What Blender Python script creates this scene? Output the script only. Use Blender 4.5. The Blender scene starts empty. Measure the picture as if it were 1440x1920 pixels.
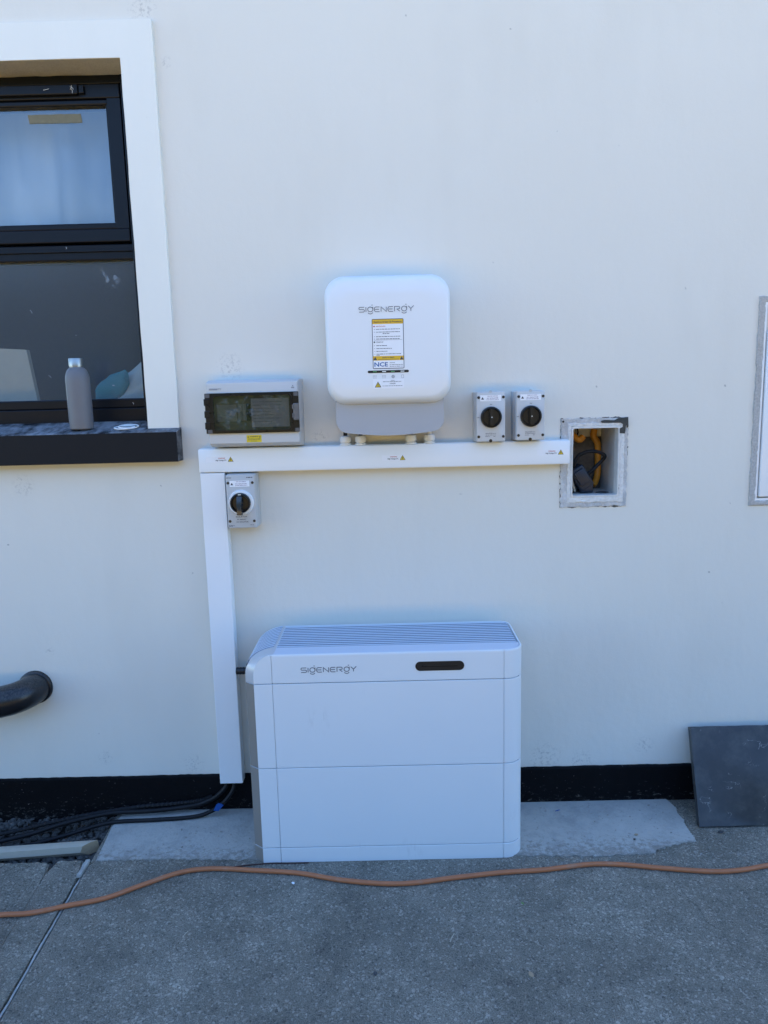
import bpy, bmesh, math, random
from mathutils import Vector, Matrix, noise as mnoise
random.seed(7)
S = bpy.context.scene
COL = S.collection
rad = math.radians

# ------------------------------------------------------------------ camera
cam_d = bpy.data.cameras.new('camera')
cam = bpy.data.objects.new('camera', cam_d); COL.objects.link(cam)
S.camera = cam
TH, YAW, ROLL = 0.15608, -0.0047135, -0.024966
fw = Vector((math.sin(YAW)*math.cos(TH), math.cos(YAW)*math.cos(TH), -math.sin(TH)))
rt = Vector((math.cos(YAW), -math.sin(YAW), 0)); up = rt.cross(fw)
r2 = math.cos(ROLL)*rt + math.sin(ROLL)*up
u2 = -math.sin(ROLL)*rt + math.cos(ROLL)*up
M = Matrix((r2, u2, -fw)).transposed().to_4x4()
M.translation = Vector((0, -2.2089, 1.33618))
cam.matrix_world = M
cam_d.sensor_fit = 'VERTICAL'; cam_d.sensor_height = 36
cam_d.lens = 36*1341.17/1920
cam_d.clip_start = 0.05; cam_d.clip_end = 1000

# ------------------------------------------------------------------ light
SUN_EL, SUN_AZ = rad(44), rad(14)       # the sun stands behind the house
w = bpy.data.worlds.new('World'); S.world = w; w.use_nodes = True
nt = w.node_tree
sky = nt.nodes.new('ShaderNodeTexSky'); sky.sky_type = 'NISHITA'; sky.sun_disc = False
sky.sun_elevation = SUN_EL; sky.sun_rotation = SUN_AZ
sky.air_density = 1.0; sky.dust_density = 0.0; sky.ozone_density = 7.0
nt.links.new(sky.outputs[0], nt.nodes['Background'].inputs[0])
nt.nodes['Background'].inputs[1].default_value = 0.10
sd = bpy.data.lights.new('sun', 'SUN'); sd.energy = 5.0; sd.angle = rad(0.5); sd.color = (1, 0.95, 0.87)
sun = bpy.data.objects.new('sun', sd); COL.objects.link(sun)
sdir = Vector((math.sin(SUN_AZ)*math.cos(SUN_EL), math.cos(SUN_AZ)*math.cos(SUN_EL), math.sin(SUN_EL)))
sun.rotation_euler = sdir.to_track_quat('Z', 'Y').to_euler()
vs = S.view_settings
vs.view_transform = 'Standard'; vs.look = 'None'; vs.exposure = 2.66; vs.gamma = 1.0
vs.use_curve_mapping = False
S.cycles.max_bounces = 6; S.cycles.diffuse_bounces = 4; S.cycles.glossy_bounces = 3; S.cycles.use_denoising = True

# ------------------------------------------------------------------ materials
class NB:
    def __init__(self, name):
        self.m = bpy.data.materials.new(name); self.m.use_nodes = True
        self.t = self.m.node_tree; self.b = self.t.nodes['Principled BSDF']
        self.tc = None
    def n(self, typ, **kw):
        x = self.t.nodes.new(typ)
        for k, v in kw.items(): setattr(x, k, v)
        return x
    def l(self, a, b): self.t.links.new(a, b)
    def co(self):
        if not self.tc:
            g = self.n('ShaderNodeNewGeometry'); self.tc = g.outputs['Position']
        return self.tc
    def noise(self, scale, detail=3, rough=0.55, vec=None, stretch=None):
        v = vec or self.co()
        if stretch:
            mp = self.n('ShaderNodeMapping'); mp.inputs['Scale'].default_value = stretch
            self.l(v, mp.inputs[0]); v = mp.outputs[0]
        x = self.n('ShaderNodeTexNoise'); x.inputs['Scale'].default_value = scale
        x.inputs['Detail'].default_value = detail; x.inputs['Roughness'].default_value = rough
        self.l(v, x.inputs['Vector']); return x.outputs['Fac']
    def voro(self, scale, out='Color', rnd=1.0):
        x = self.n('ShaderNodeTexVoronoi'); x.inputs['Scale'].default_value = scale
        x.inputs['Randomness'].default_value = rnd
        self.l(self.co(), x.inputs['Vector']); return x.outputs[out]
    def ramp(self, fac, stops):
        r = self.n('ShaderNodeValToRGB'); e = r.color_ramp.elements
        while len(e) < len(stops): e.new(0.5)
        for k, (p, c) in enumerate(stops):
            e[k].position = p
            e[k].color = (c, c, c, 1) if isinstance(c, (int, float)) else (*c, 1)
        self.l(fac, r.inputs[0]); return r.outputs[0]
    def mix(self, fac, a, b, mode='MIX'):
        x = self.n('ShaderNodeMix', data_type='RGBA', blend_type=mode)
        if isinstance(fac, (int, float)): x.inputs[0].default_value = fac
        else: self.l(fac, x.inputs[0])
        for s, v in ((6, a), (7, b)):
            if isinstance(v, tuple): x.inputs[s].default_value = (*v, 1)
            else: self.l(v, x.inputs[s])
        return x.outputs[2]
    def math(self, op, a, b=None, c=None):
        x = self.n('ShaderNodeMath', operation=op)
        for k, v in enumerate((a, b, c)):
            if v is None: continue
            if isinstance(v, (int, float)): x.inputs[k].default_value = v
            else: self.l(v, x.inputs[k])
        return x.outputs[0]
    def blob(self, c, r):
        """soft 0..1 mask round a fixed place on the surface"""
        d = self.n('ShaderNodeVectorMath', operation='DISTANCE'); self.l(self.co(), d.inputs[0])
        d.inputs[1].default_value = c
        x = self.n('ShaderNodeMapRange'); x.inputs[1].default_value = r; x.inputs[2].default_value = r*0.25
        self.l(d.outputs['Value'], x.inputs[0]); return x.outputs[0]
    def bump(self, h, strength, dist=0.002):
        x = self.n('ShaderNodeBump'); x.inputs['Strength'].default_value = strength
        x.inputs['Distance'].default_value = dist
        self.l(h, x.inputs['Height']); self.l(x.outputs[0], self.b.inputs['Normal'])
    def base(self, c):
        if isinstance(c, tuple): self.b.inputs['Base Color'].default_value = (*c, 1)
        else: self.l(c, self.b.inputs['Base Color'])
    def rough(self, r):
        if isinstance(r, (int, float)): self.b.inputs['Roughness'].default_value = r
        else: self.l(r, self.b.inputs['Roughness'])
    def set(self, **kw):
        for k, v in kw.items(): self.b.inputs[k.replace('_', ' ')].default_value = v

def simple(name, col, rough=0.5, metal=0.0, var=0.08, scale=30, bump=0.0, bscale=400, spec=0.5):
    b = NB(name); d = tuple(c*(1-var) for c in col); u = tuple(min(1, c*(1+var)) for c in col)
    b.base(b.mix(b.noise(scale, 4), d, u))
    b.rough(b.math('ADD', b.math('MULTIPLY', b.noise(scale*1.7, 3), 0.16), rough-0.08))
    b.set(Metallic=metal, Specular_IOR_Level=spec)
    if bump: b.bump(b.noise(bscale, 3), bump, 0.001)
    return b.m

MAT = {}
# painted render of the wall
b = NB('painted_render')
c = b.mix(b.noise(1.6, 2, 0.6), (0.720, 0.690, 0.615), (0.765, 0.737, 0.665))
c = b.mix(b.math('MULTIPLY', b.ramp(b.noise(3.2, 3, 0.7, stretch=(1, 1, 0.35)), [(0.52, 0.0), (0.75, 1.0)]), 0.5), c, (0.685, 0.656, 0.585))
# scuffs and unpainted rough spots, each at its own place
scuff = None
for (cc, rr) in [((-0.465, 0, 1.445), 0.05), ((-0.655, 0, 2.435), 0.05), ((-1.13, 0, 1.10), 0.04), ((0.23, 0, 1.04), 0.008),
                 ((0.50, 0, 0.155), 0.07), ((0.62, 0, 0.14), 0.05), ((-0.66, 0, 0.16), 0.04), ((-0.95, 0, 0.19), 0.03),
                 ((-1.10, 0, 0.56), 0.02), ((-0.20, 0, 1.225), 0.03), ((0.83, 0, 0.19), 0.04), ((-0.6, 0, 2.30), 0.02)]:
    k = b.blob(cc, rr); scuff = k if scuff is None else b.math('MAXIMUM', scuff, k)
sm = b.math('MULTIPLY', scuff, b.ramp(b.noise(95, 3, 0.75), [(0.5, 0.0), (0.62, 1.0)]))
c = b.mix(b.math('MULTIPLY', sm, 0.6), c, (0.42, 0.40, 0.37))
spk = b.ramp(b.noise(38, 1, 0.4), [(0.80, 0.0), (0.83, 1.0)])
c = b.mix(b.math('MULTIPLY', spk, 0.65), c, (0.25, 0.24, 0.23))
b.base(c); b.rough(0.62); b.set(Specular_IOR_Level=0.35)
h = b.math('ADD', b.math('MULTIPLY', b.noise(7, 3, 0.55, stretch=(1, 1, 0.5)), 6.0), b.math('ADD', b.math('MULTIPLY', b.noise(260, 2), 0.45), b.math('MULTIPLY', b.noise(48, 2), 0.9)))
b.bump(h, 0.42, 0.0015)
MAT['wall'] = b.m
b = NB('white_surround_paint')
c = b.mix(b.noise(4, 5, 0.65, stretch=(1.5, 1, 0.4)), (0.78, 0.765, 0.69), (0.835, 0.82, 0.75))
c = b.mix(b.math('MULTIPLY', b.ramp(b.noise(60, 3), [(0.74, 0.0), (0.78, 1.0)]), 0.4), c, (0.5, 0.49, 0.46))
b.base(c); b.rough(0.5)
b.bump(b.math('ADD', b.math('MULTIPLY', b.noise(22, 4, stretch=(2, 1, .5)), 2.5), b.noise(300, 3)), 0.3, 0.001)
MAT['surround'] = b.m
b = NB('bare_plaster')
c = b.mix(b.noise(60, 6, 0.75), (0.36, 0.31, 0.235), (0.62, 0.56, 0.46)); b.base(c); b.rough(0.9)
b.bump(b.noise(130, 5, 0.7), 0.7, 0.004); MAT['soffit'] = b.m
b = NB('black_plinth_paint')
c = b.mix(b.noise(12, 5, 0.7), (0.0022, 0.0022, 0.003), (0.0055, 0.0055, 0.007))
lowz = b.n('ShaderNodeSeparateXYZ'); b.l(b.co(), lowz.inputs[0])
low = b.n('ShaderNodeMapRange'); b.l(lowz.outputs[2], low.inputs[0])
low.inputs[1].default_value = 0.11; low.inputs[2].default_value = 0.0
dirt = b.math('ADD', b.math('MULTIPLY', low.outputs[0], 0.17), b.noise(110, 5, 0.75, stretch=(0.5, 1, 1)))
c = b.mix(b.ramp(dirt, [(0.71, 0.0), (0.84, 0.7)]), c, (0.16, 0.14, 0.12))
c = b.mix(b.math('MULTIPLY', b.ramp(b.noise(120, 2, 0.5), [(0.70, 0.0), (0.76, 0.8)]), b.ramp(b.noise(6, 3, 0.6), [(0.45, 0.0), (0.60, 1.0)])), c, (0.24, 0.21, 0.19))
b.base(c); b.rough(0.7); b.set(Specular_IOR_Level=0.12); b.bump(b.noise(60, 4, 0.65), 0.5, 0.004); MAT['plinth'] = b.m

def concrete(name, dark, mid, light, agg):
    b = NB(name)
    a = b.mix(b.ramp(b.noise(agg, 4, 0.75), [(0.34, 0.0), (0.66, 1.0)]), dark, mid)
    v = b.n('ShaderNodeSeparateColor'); b.l(b.voro(agg*0.62), v.inputs[0])
    a = b.mix(b.math('MULTIPLY', b.ramp(v.outputs[0], [(0.80, 0.0), (1.0, 1.0)]), 0.45), a, light)
    a = b.mix(b.math('MULTIPLY', b.ramp(v.outputs[1], [(0.82, 0.0), (1.0, 1.0)]), 0.5), a, tuple(x*0.45 for x in dark))
    a = b.mix(1.0, a, b.ramp(b.noise(2.3, 5, 0.72), [(0.30, 0.64), (0.68, 1.26)]), 'MULTIPLY')
    a = b.mix(1.0, a, b.ramp(b.noise(13, 5, 0.8), [(0.30, 0.78), (0.62, 1.10)]), 'MULTIPLY')
    # hairline cracks and a few dark spots
    xyz = b.n('ShaderNodeSeparateXYZ'); b.l(b.co(), xyz.inputs[0])
    wob = b.math('MULTIPLY', b.noise(9, 4, 0.6), 0.10)
    cr = None
    for (x0, k, y0, y1) in ((0.70, -0.17, -0.66, -0.37),):
        d = b.math('ABSOLUTE', b.math('SUBTRACT', b.math('ADD', xyz.outputs[0], wob), b.math('ADD', b.math('MULTIPLY', xyz.outputs[1], k), x0+0.05)))
        m = b.math('MULTIPLY', b.ramp(d, [(0.0, 1.0), (0.0035, 0.0)]), b.math('MULTIPLY', b.math('GREATER_THAN', xyz.outputs[1], y0), b.math('LESS_THAN', xyz.outputs[1], y1)))
        cr = m if cr is None else b.math('MAXIMUM', cr, m)
    a = b.mix(b.math('MULTIPLY', cr, 0.4), a, (0.02, 0.02, 0.022))
    a = b.mix(b.ramp(b.noise(34, 2, 0.5), [(0.74, 0.0), (0.79, 0.75)]), a, (0.03, 0.03, 0.032))
    b.base(a); b.rough(0.88); b.set(Specular_IOR_Level=0.3)
    b.bump(b.math('ADD', b.noise(agg, 3, 0.7), b.math('MULTIPLY', b.noise(agg*0.2, 3), 1.2)), 0.7, 0.0035)
    return b.m
MAT['concrete'] = concrete('weathered_concrete', (0.078, 0.070, 0.056), (0.350, 0.310, 0.245), (0.58, 0.52, 0.43), 330)
b = NB('mortar_patch')
a = b.mix(b.noise(16, 6, 0.7), (0.36, 0.345, 0.31), (0.49, 0.47, 0.425))
a = b.mix(b.ramp(b.noise(120, 5, 0.7), [(0.60, 0.0), (0.72, 0.7)]), a, (0.17, 0.168, 0.16))
a = b.mix(b.ramp(b.noise(210, 2, 0.5), [(0.70, 0.0), (0.76, 0.8)]), a, (0.5, 0.49, 0.47))
a = b.mix(b.ramp(b.noise(5, 6, 0.8), [(0.48, 0.0), (0.72, 0.7)]), a, (0.23, 0.225, 0.215))
xyz = b.n('ShaderNodeSeparateXYZ'); b.l(b.co(), xyz.inputs[0])
mr = b.n('ShaderNodeMapRange'); b.l(xyz.outputs[1], mr.inputs[0]); mr.inputs[1].default_value = -0.17; mr.inputs[2].default_value = -0.30
wear = b.ramp(b.math('ADD', b.math('MULTIPLY', mr.outputs[0], 0.30), b.noise(55, 5, 0.8)), [(0.62, 0.0), (0.80, 0.85)])
a = b.mix(wear, a, b.mix(b.noise(240, 2, 0.7), (0.10, 0.093, 0.08), (0.33, 0.30, 0.255)))
b.base(a); b.rough(0.8); b.bump(b.math('ADD', b.noise(90, 3, 0.7), b.math('MULTIPLY', b.noise(18, 4), 2.0)), 0.6, 0.004); MAT['patch'] = b.m
b = NB('rough_mortar')
a = b.mix(b.noise(170, 5, 0.8), (0.34, 0.332, 0.32), (0.76, 0.75, 0.73))
a = b.mix(b.ramp(b.noise(28, 4, 0.6), [(0.50, 0.0), (0.66, 0.7)]), a, (0.76, 0.755, 0.745))
b.base(a); b.rough(0.85); b.bump(b.noise(160, 5, 0.7), 0.9, 0.005); MAT['mortar'] = b.m
MAT['mortar_dark'] = simple('old_brown_mortar', (0.13, 0.11, 0.09), 0.9, var=0.45, scale=90, bump=0.9, bscale=120)

def metal_paint(name, col, rough, coat=0.0, met=0.0, mot=0.03):
    b = NB(name)
    b.base(b.mix(b.noise(5, 4, 0.6), tuple(x*(1-mot) for x in col), tuple(min(1, x*(1+mot)) for x in col)))
    b.rough(b.math('ADD', b.math('MULTIPLY', b.noise(14, 4, 0.6), 0.10), rough-0.05))
    b.set(Metallic=met, Coat_Weight=coat)
    b.bump(b.noise(900, 2), 0.04, 0.0005); return b.m
b = NB('satin_white_panel')
c = b.mix(b.noise(4, 3, 0.6), (0.725, 0.752, 0.77), (0.76, 0.785, 0.80))
sc = None
for (cc, rr) in (((-0.075, -0.295, 0.522), 0.012), ((0.336, -0.292, 0.14), 0.04), ((-0.20, -0.295, 0.44), 0.06), ((-0.10, -0.295, 0.05), 0.02), ((0.05, -0.295, 0.035), 0.05)):
    k = b.blob(cc, rr); sc = k if sc is None else b.math('MAXIMUM', sc, k)
c = b.mix(b.math('MULTIPLY', sc, b.ramp(b.noise(70, 4, 0.7, stretch=(1, 1, 0.3)), [(0.52, 0.0), (0.72, 0.20)])), c, (0.33, 0.33, 0.34))
b.base(c); b.rough(b.math('ADD', b.math('MULTIPLY', b.noise(9, 4, 0.65), 0.22), 0.26)); b.bump(b.noise(3, 2), 0.06, 0.01)
MAT['bat_front'] = b.m
MAT['bat_silver'] = metal_paint('silver_side_paint', (0.30, 0.275, 0.25), 0.42, met=0.3)
MAT['bat_top'] = metal_paint('sky_tinted_top', (0.60, 0.65, 0.735), 0.32, met=0.05)  # blue of the overhead sky painted into the top's colour
MAT['bat_tray'] = simple('gap_shade_tray', (0.06, 0.062, 0.07), 0.6)  # tray darkened so the gaps between the ribs look shaded
MAT['bat_shoulder'] = metal_paint('highlit_shoulder_silver', (0.60, 0.60, 0.61), 0.30, met=0.2)  # lighter copy of the side silver, with the curve's highlight painted in
MAT['bat_groove_shade'] = simple('painted_groove_shade', (0.28, 0.32, 0.39), 0.5)  # darker colour that paints shade onto the groove walls
MAT['bat_core'] = simple('dark_gap', (0.05, 0.05, 0.055), 0.6)
MAT['inv'] = metal_paint('inverter_white', (0.80, 0.81, 0.82), 0.36)
MAT['inv_grey'] = metal_paint('inverter_grey', (0.40, 0.405, 0.425), 0.42)
MAT['pvc'] = metal_paint('white_pvc', (0.83, 0.84, 0.845), 0.33)
MAT['abs'] = metal_paint('light_grey_plastic', (0.56, 0.56, 0.555), 0.42)
MAT['abs2'] = metal_paint('grey_plastic', (0.50, 0.50, 0.495), 0.45)
MAT['gland'] = simple('gland_plastic', (0.84, 0.83, 0.80), 0.4, var=0.05)
MAT['black'] = simple('black_plastic', (0.012, 0.012, 0.014), 0.35, var=0.2)
MAT['knob'] = simple('black_knob', (0.012, 0.0115, 0.011), 0.38, var=0.2, spec=0.35)
MAT['smoke'] = simple('smoked_frame', (0.012, 0.0115, 0.011), 0.3, var=0.3, spec=0.3)
MAT['cable'] = simple('black_cable', (0.007, 0.007, 0.009), 0.55, var=0.4, scale=60, spec=0.3)
MAT['print'] = simple('dark_print', (0.055, 0.06, 0.075), 0.5)
MAT['print_grey'] = simple('grey_print', (0.26, 0.27, 0.30), 0.5)
MAT['logo'] = simple('logo_print', (0.16, 0.175, 0.20), 0.4)
MAT['navy'] = simple('navy_print', (0.030, 0.038, 0.07), 0.5)
MAT['blueprint'] = simple('blue_print', (0.05, 0.14, 0.36), 0.5)
MAT['yellow'] = simple('yellow_print', (0.75, 0.45, 0.02), 0.5, var=0.06)
MAT['yellow2'] = simple('bright_yellow_sticker', (0.70, 0.52, 0.02), 0.45, var=0.06)
MAT['red'] = simple('red_print', (0.45, 0.04, 0.04), 0.5)
MAT['paper'] = simple('sticker_white', (0.86, 0.86, 0.88), 0.4, var=0.02)
MAT['frame'] = metal_paint('anthracite_window_frame', (0.005, 0.0062, 0.010), 0.38); MAT['frame'].node_tree.nodes['Principled BSDF'].inputs['Specular IOR Level'].default_value = 0.22
MAT['sill_front'] = metal_paint('dark_sill_paint', (0.010, 0.011, 0.014), 0.50)
b = NB('dusty_sill_paint')
nn = b.ramp(b.math('ADD', b.math('MULTIPLY', b.noise(26, 6, 0.75, stretch=(1, 0.35, 1)), 0.75), b.math('MULTIPLY', b.noise(9, 4, 0.6), 0.35)), [(0.44, 0.0), (0.62, 1.0)])
gn = b.n('ShaderNodeNewGeometry'); sp = b.n('ShaderNodeSeparateXYZ'); b.l(gn.outputs['True Normal'], sp.inputs[0])
nn = b.math('MULTIPLY', nn, b.math('ADD', b.math('MULTIPLY', b.math('GREATER_THAN', sp.outputs[2], 0.5), 0.85), b.math('MULTIPLY', b.math('GREATER_THAN', sp.outputs[0], 0.5), 0.55)))
b.base(b.mix(nn, (0.006, 0.0066, 0.009), (0.30, 0.31, 0.33))); b.rough(0.62); b.set(Specular_IOR_Level=0.25); b.bump(b.noise(120, 4), 0.3, 0.001); MAT['sill'] = b.m
b = NB('dusty_black_pipe')
gn = b.n('ShaderNodeNewGeometry'); sp = b.n('ShaderNodeSeparateXYZ'); b.l(gn.outputs['Normal'], sp.inputs[0])
mr = b.n('ShaderNodeMapRange'); b.l(sp.outputs[2], mr.inputs[0]); mr.inputs[1].default_value = 0.0; mr.inputs[2].default_value = 0.9
dd = b.math('MULTIPLY', mr.outputs[0], b.ramp(b.noise(190, 5, 0.75), [(0.40, 0.05), (0.68, 1.0)]))
b.base(b.mix(b.math('MULTIPLY', dd, 0.55), (0.006, 0.006, 0.008), (0.13, 0.125, 0.115))); b.rough(0.32); MAT['pipe'] = b.m
b = NB('slate_tile')
a = b.mix(b.noise(9, 6, 0.7), (0.018, 0.018, 0.021), (0.058, 0.059, 0.062))
a = b.mix(b.ramp(b.noise(14, 5, 0.7), [(0.46, 0.0), (0.74, 0.5)]), a, (0.11, 0.107, 0.095))
vein = b.math('ABSOLUTE', b.math('SUBTRACT', b.noise(13, 4, 0.55, stretch=(1, 1, 1.6)), 0.5))
a = b.mix(b.math('MULTIPLY', b.ramp(vein, [(0.0, 1.0), (0.006, 0.0)]), b.ramp(b.noise(21, 2), [(0.56, 0.0), (0.66, 0.6)])), a, (0.38, 0.37, 0.35))
b.base(a); b.rough(0.42); b.bump(b.noise(40, 5), 0.25, 0.002); MAT['slate'] = b.m
b = NB('orange_rubber')
a = b.mix(b.noise(35, 5, 0.7), (0.36, 0.115, 0.045), (0.50, 0.17, 0.065))
a = b.mix(b.ramp(b.noise(11, 4, 0.7), [(0.55, 0.0), (0.72, 0.6)]), a, (0.40, 0.22, 0.14))
b.base(a); b.rough(0.5); MAT['cord'] = b.m
MAT['timber'] = simple('pale_timber', (0.42, 0.37, 0.29), 0.65, var=0.14, scale=18)
MAT['endgrain'] = simple('timber_end', (0.36, 0.27, 0.17), 0.8, var=0.2, scale=120)
MAT['strip'] = simple('weathered_joint_strip', (0.36, 0.35, 0.32), 0.85, var=0.55, scale=45, bump=0.6, bscale=150)
MAT['gravel'] = simple('dark_gravel', (0.075, 0.071, 0.066), 0.9, var=0.6, scale=55)
MAT['soil'] = simple('dark_soil', (0.030, 0.028, 0.025), 0.95, var=0.4, scale=70, bump=0.9, bscale=110)
MAT['grass'] = simple('grass_ground', (0.07, 0.10, 0.035), 0.9, var=0.4, scale=3)
MAT['leaf'] = simple('evergreen_leaf', (0.022, 0.036, 0.018), 0.9, var=0.4, scale=2, spec=0.1)
MAT['bark'] = simple('bark', (0.07, 0.055, 0.04), 0.9, var=0.3)
MAT['bottle'] = simple('matt_grey_bottle', (0.155, 0.155, 0.165), 0.48, var=0.04)
b = NB('brushed_steel'); b.base((0.40, 0.38, 0.35)); b.set(Metallic=1.0)
b.rough(b.math('ADD', b.math('MULTIPLY', b.noise(300, 2, stretch=(1, 1, 0.02)), 0.25), 0.2)); MAT['steel'] = b.m
MAT['whitecord'] = simple('white_cord', (0.80, 0.80, 0.79), 0.5, var=0.04)
MAT['orange'] = simple('orange_duct', (0.62, 0.25, 0.02), 0.45, var=0.25, scale=40)
MAT['cutout'] = simple('dark_blue_grey_block', (0.012, 0.016, 0.028), 0.45, var=0.5, scale=80, bump=0.4, bscale=200)
MAT['cream'] = simple('cream_lining', (0.60, 0.56, 0.47), 0.7, var=0.15, scale=40)
MAT['boxlining'] = simple('grey_white_box', (0.50, 0.50, 0.49), 0.55, var=0.14, scale=30)
MAT['tape'] = simple('masking_tape', (0.19, 0.18, 0.125), 0.8, var=0.2, scale=80)
MAT['bluetape'] = simple('blue_tape', (0.008, 0.075, 0.30), 0.4, var=0.1)
MAT['room'] = simple('room_paint', (0.30, 0.28, 0.25), 0.9)
b = NB('cloud_reflection_fabric')
b.base(b.mix(b.ramp(b.noise(4.2, 2, 0.5, stretch=(1, 1, 0.45)), [(0.34, 0.0), (0.64, 1.0)]), (0.24, 0.33, 0.46), (0.82, 0.88, 0.92))); b.rough(0.9); MAT['net'] = b.m  # blue and white blotches stand in for clouds mirrored in the glass
MAT['teal'] = simple('teal_cloth', (0.03, 0.26, 0.30), 0.7, var=0.2)
MAT['cloth'] = simple('pale_cloth', (0.62, 0.68, 0.66), 0.8, var=0.15)
MAT['board'] = simple('pale_board', (0.62, 0.57, 0.47), 0.8)
MAT['roof'] = simple('roof_membrane', (0.10, 0.10, 0.105), 0.9)
MAT['led_white'] = simple('led_white', (0.8, 0.82, 0.8), 0.3)
MAT['led_green'] = simple('led_green', (0.12, 0.34, 0.14), 0.3)
MAT['breaker'] = simple('breaker_grey', (0.55, 0.55, 0.55), 0.5)

def glass(name, refl, tint, smear_haze=None, gr=0.05):
    m = bpy.data.materials.new(name); m.use_nodes = True; t = m.node_tree
    for n in list(t.nodes):
        if n.type != 'OUTPUT_MATERIAL': t.nodes.remove(n)
    out = [n for n in t.nodes][0]
    fr = t.nodes.new('ShaderNodeFresnel'); fr.inputs[0].default_value = 1.5
    ad = t.nodes.new('ShaderNodeMath'); ad.operation = 'ADD'; ad.inputs[1].default_value = refl; ad.use_clamp = True
    t.links.new(fr.outputs[0], ad.inputs[0])
    tr = t.nodes.new('ShaderNodeBsdfTransparent'); tr.inputs[0].default_value = (*tint, 1)
    gl = t.nodes.new('ShaderNodeBsdfGlossy'); gl.inputs['Roughness'].default_value = gr
    no = t.nodes.new('ShaderNodeTexNoise'); no.inputs['Scale'].default_value = 3.5
    bp = t.nodes.new('ShaderNodeBump'); bp.inputs['Strength'].default_value = 0.04; bp.inputs['Distance'].default_value = 0.01
    t.links.new(no.outputs[0], bp.inputs['Height']); t.links.new(bp.outputs[0], gl.inputs['Normal'])
    mx = t.nodes.new('ShaderNodeMixShader')
    t.links.new(ad.outputs[0], mx.inputs[0]); t.links.new(tr.outputs[0], mx.inputs[1]); t.links.new(gl.outputs[0], mx.inputs[2])
    res = mx.outputs[0]
    if smear_haze:
        geo = t.nodes.new('ShaderNodeNewGeometry')
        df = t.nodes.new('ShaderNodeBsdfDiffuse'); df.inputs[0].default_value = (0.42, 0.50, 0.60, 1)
        fac = None
        for (c, r, lo, k) in smear_haze:
            d = t.nodes.new('ShaderNodeVectorMath'); d.operation = 'DISTANCE'; d.inputs[1].default_value = c
            t.links.new(geo.outputs['Position'], d.inputs[0])
            mr = t.nodes.new('ShaderNodeMapRange'); mr.inputs[1].default_value = r; mr.inputs[2].default_value = r*0.2
            t.links.new(d.outputs['Value'], mr.inputs[0])
            n2 = t.nodes.new('ShaderNodeTexNoise'); n2.inputs['Scale'].default_value = 70; n2.inputs['Detail'].default_value = 5
            t.links.new(geo.outputs['Position'], n2.inputs['Vector'])
            m2 = t.nodes.new('ShaderNodeMapRange'); m2.inputs[1].default_value = lo; m2.inputs[2].default_value = lo+0.16; m2.inputs[4].default_value = k
            t.links.new(n2.outputs[0], m2.inputs[0])
            mu = t.nodes.new('ShaderNodeMath'); mu.operation = 'MULTIPLY'
            t.links.new(mr.outputs[0], mu.inputs[0]); t.links.new(m2.outputs[0], mu.inputs[1])
            if fac is None: fac = mu.outputs[0]
            else:
                mm = t.nodes.new('ShaderNodeMath'); mm.operation = 'MAXIMUM'
                t.links.new(fac, mm.inputs[0]); t.links.new(mu.outputs[0], mm.inputs[1]); fac = mm.outputs[0]
        m3 = t.nodes.new('ShaderNodeMixShader')
        t.links.new(fac, m3.inputs[0]); t.links.new(res, m3.inputs[1]); t.links.new(df.outputs[0], m3.inputs[2]); res = m3.outputs[0]
    t.links.new(res, out.inputs[0]); return m
MAT['glass_up'] = glass('upper_window_glass', 0.10, (0.62, 0.68, 0.74), None, 0.16)
MAT['glass'] = glass('window_glass', 0.015, (0.72, 0.76, 0.78), [((-0.845, 0.10, 1.735), 0.06, 0.46, 0.45), ((-1.0, 0.10, 1.5), 3.0, 0.05, 0.13)], 0.16)  # local smudge, then a whole-pane haze painted in for blurred reflections
MAT['smokeglass'] = glass('smoked_cover', 0.09, (0.36, 0.35, 0.33), [((-0.40, -0.112, 1.33), 0.14, 0.52, 0.16)])

# ------------------------------------------------------------------ helpers
def new_obj(name, bm, mat, parent=None, origin=(0, 0, 0), smooth=None):
    o3 = Vector(origin)
    if parent is not None: o3 = Vector(parent['_o'])
    bmesh.ops.translate(bm, verts=bm.verts[:], vec=-o3)
    bmesh.ops.recalc_face_normals(bm, faces=bm.faces[:])
    me = bpy.data.meshes.new(name); bm.to_mesh(me); bm.free()
    mats = mat if isinstance(mat, (list, tuple)) else [mat]
    for m in mats: me.materials.append(MAT[m] if isinstance(m, str) else m)
    if smooth is not None:
        me.polygons.foreach_set('use_smooth', [True]*len(me.polygons))
        me.set_sharp_from_angle(angle=rad(smooth))
    o = bpy.data.objects.new(name, me); COL.objects.link(o)
    o['_o'] = tuple(o3)
    if parent is not None: o.parent = parent
    else: o.location = o3
    return o
def thing(name, label, cat, loc=(0, 0, 0), group=None):
    o = bpy.data.objects.new(name, None); o.empty_display_size = 0.05; COL.objects.link(o); o.location = loc
    o['_o'] = tuple(loc); o['label'] = label; o['category'] = cat
    if group: o['group'] = group
    return o
def tag(o, label, cat, group=None):
    o['label'] = label; o['category'] = cat
    if group: o['group'] = group
    return o
def B(): return bmesh.new()
def box(bm, x0, x1, y0, y1, z0, z1, bev=0.0, seg=2, mi=0):
    r = bmesh.ops.create_cube(bm, size=1)
    vs_ = r['verts']
    for v in vs_:
        v.co = Vector(((x0+x1)/2+v.co.x*(x1-x0), (y0+y1)/2+v.co.y*(y1-y0), (z0+z1)/2+v.co.z*(z1-z0)))
    fs = set(f for v in vs_ for f in v.link_faces)
    for f in fs: f.material_index = mi
    if bev > 0:
        es = list(set(e for v in vs_ for e in v.link_edges))
        bmesh.ops.bevel(bm, geom=es, offset=bev, segments=seg, affect='EDGES', profile=0.5)
    return bm
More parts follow.
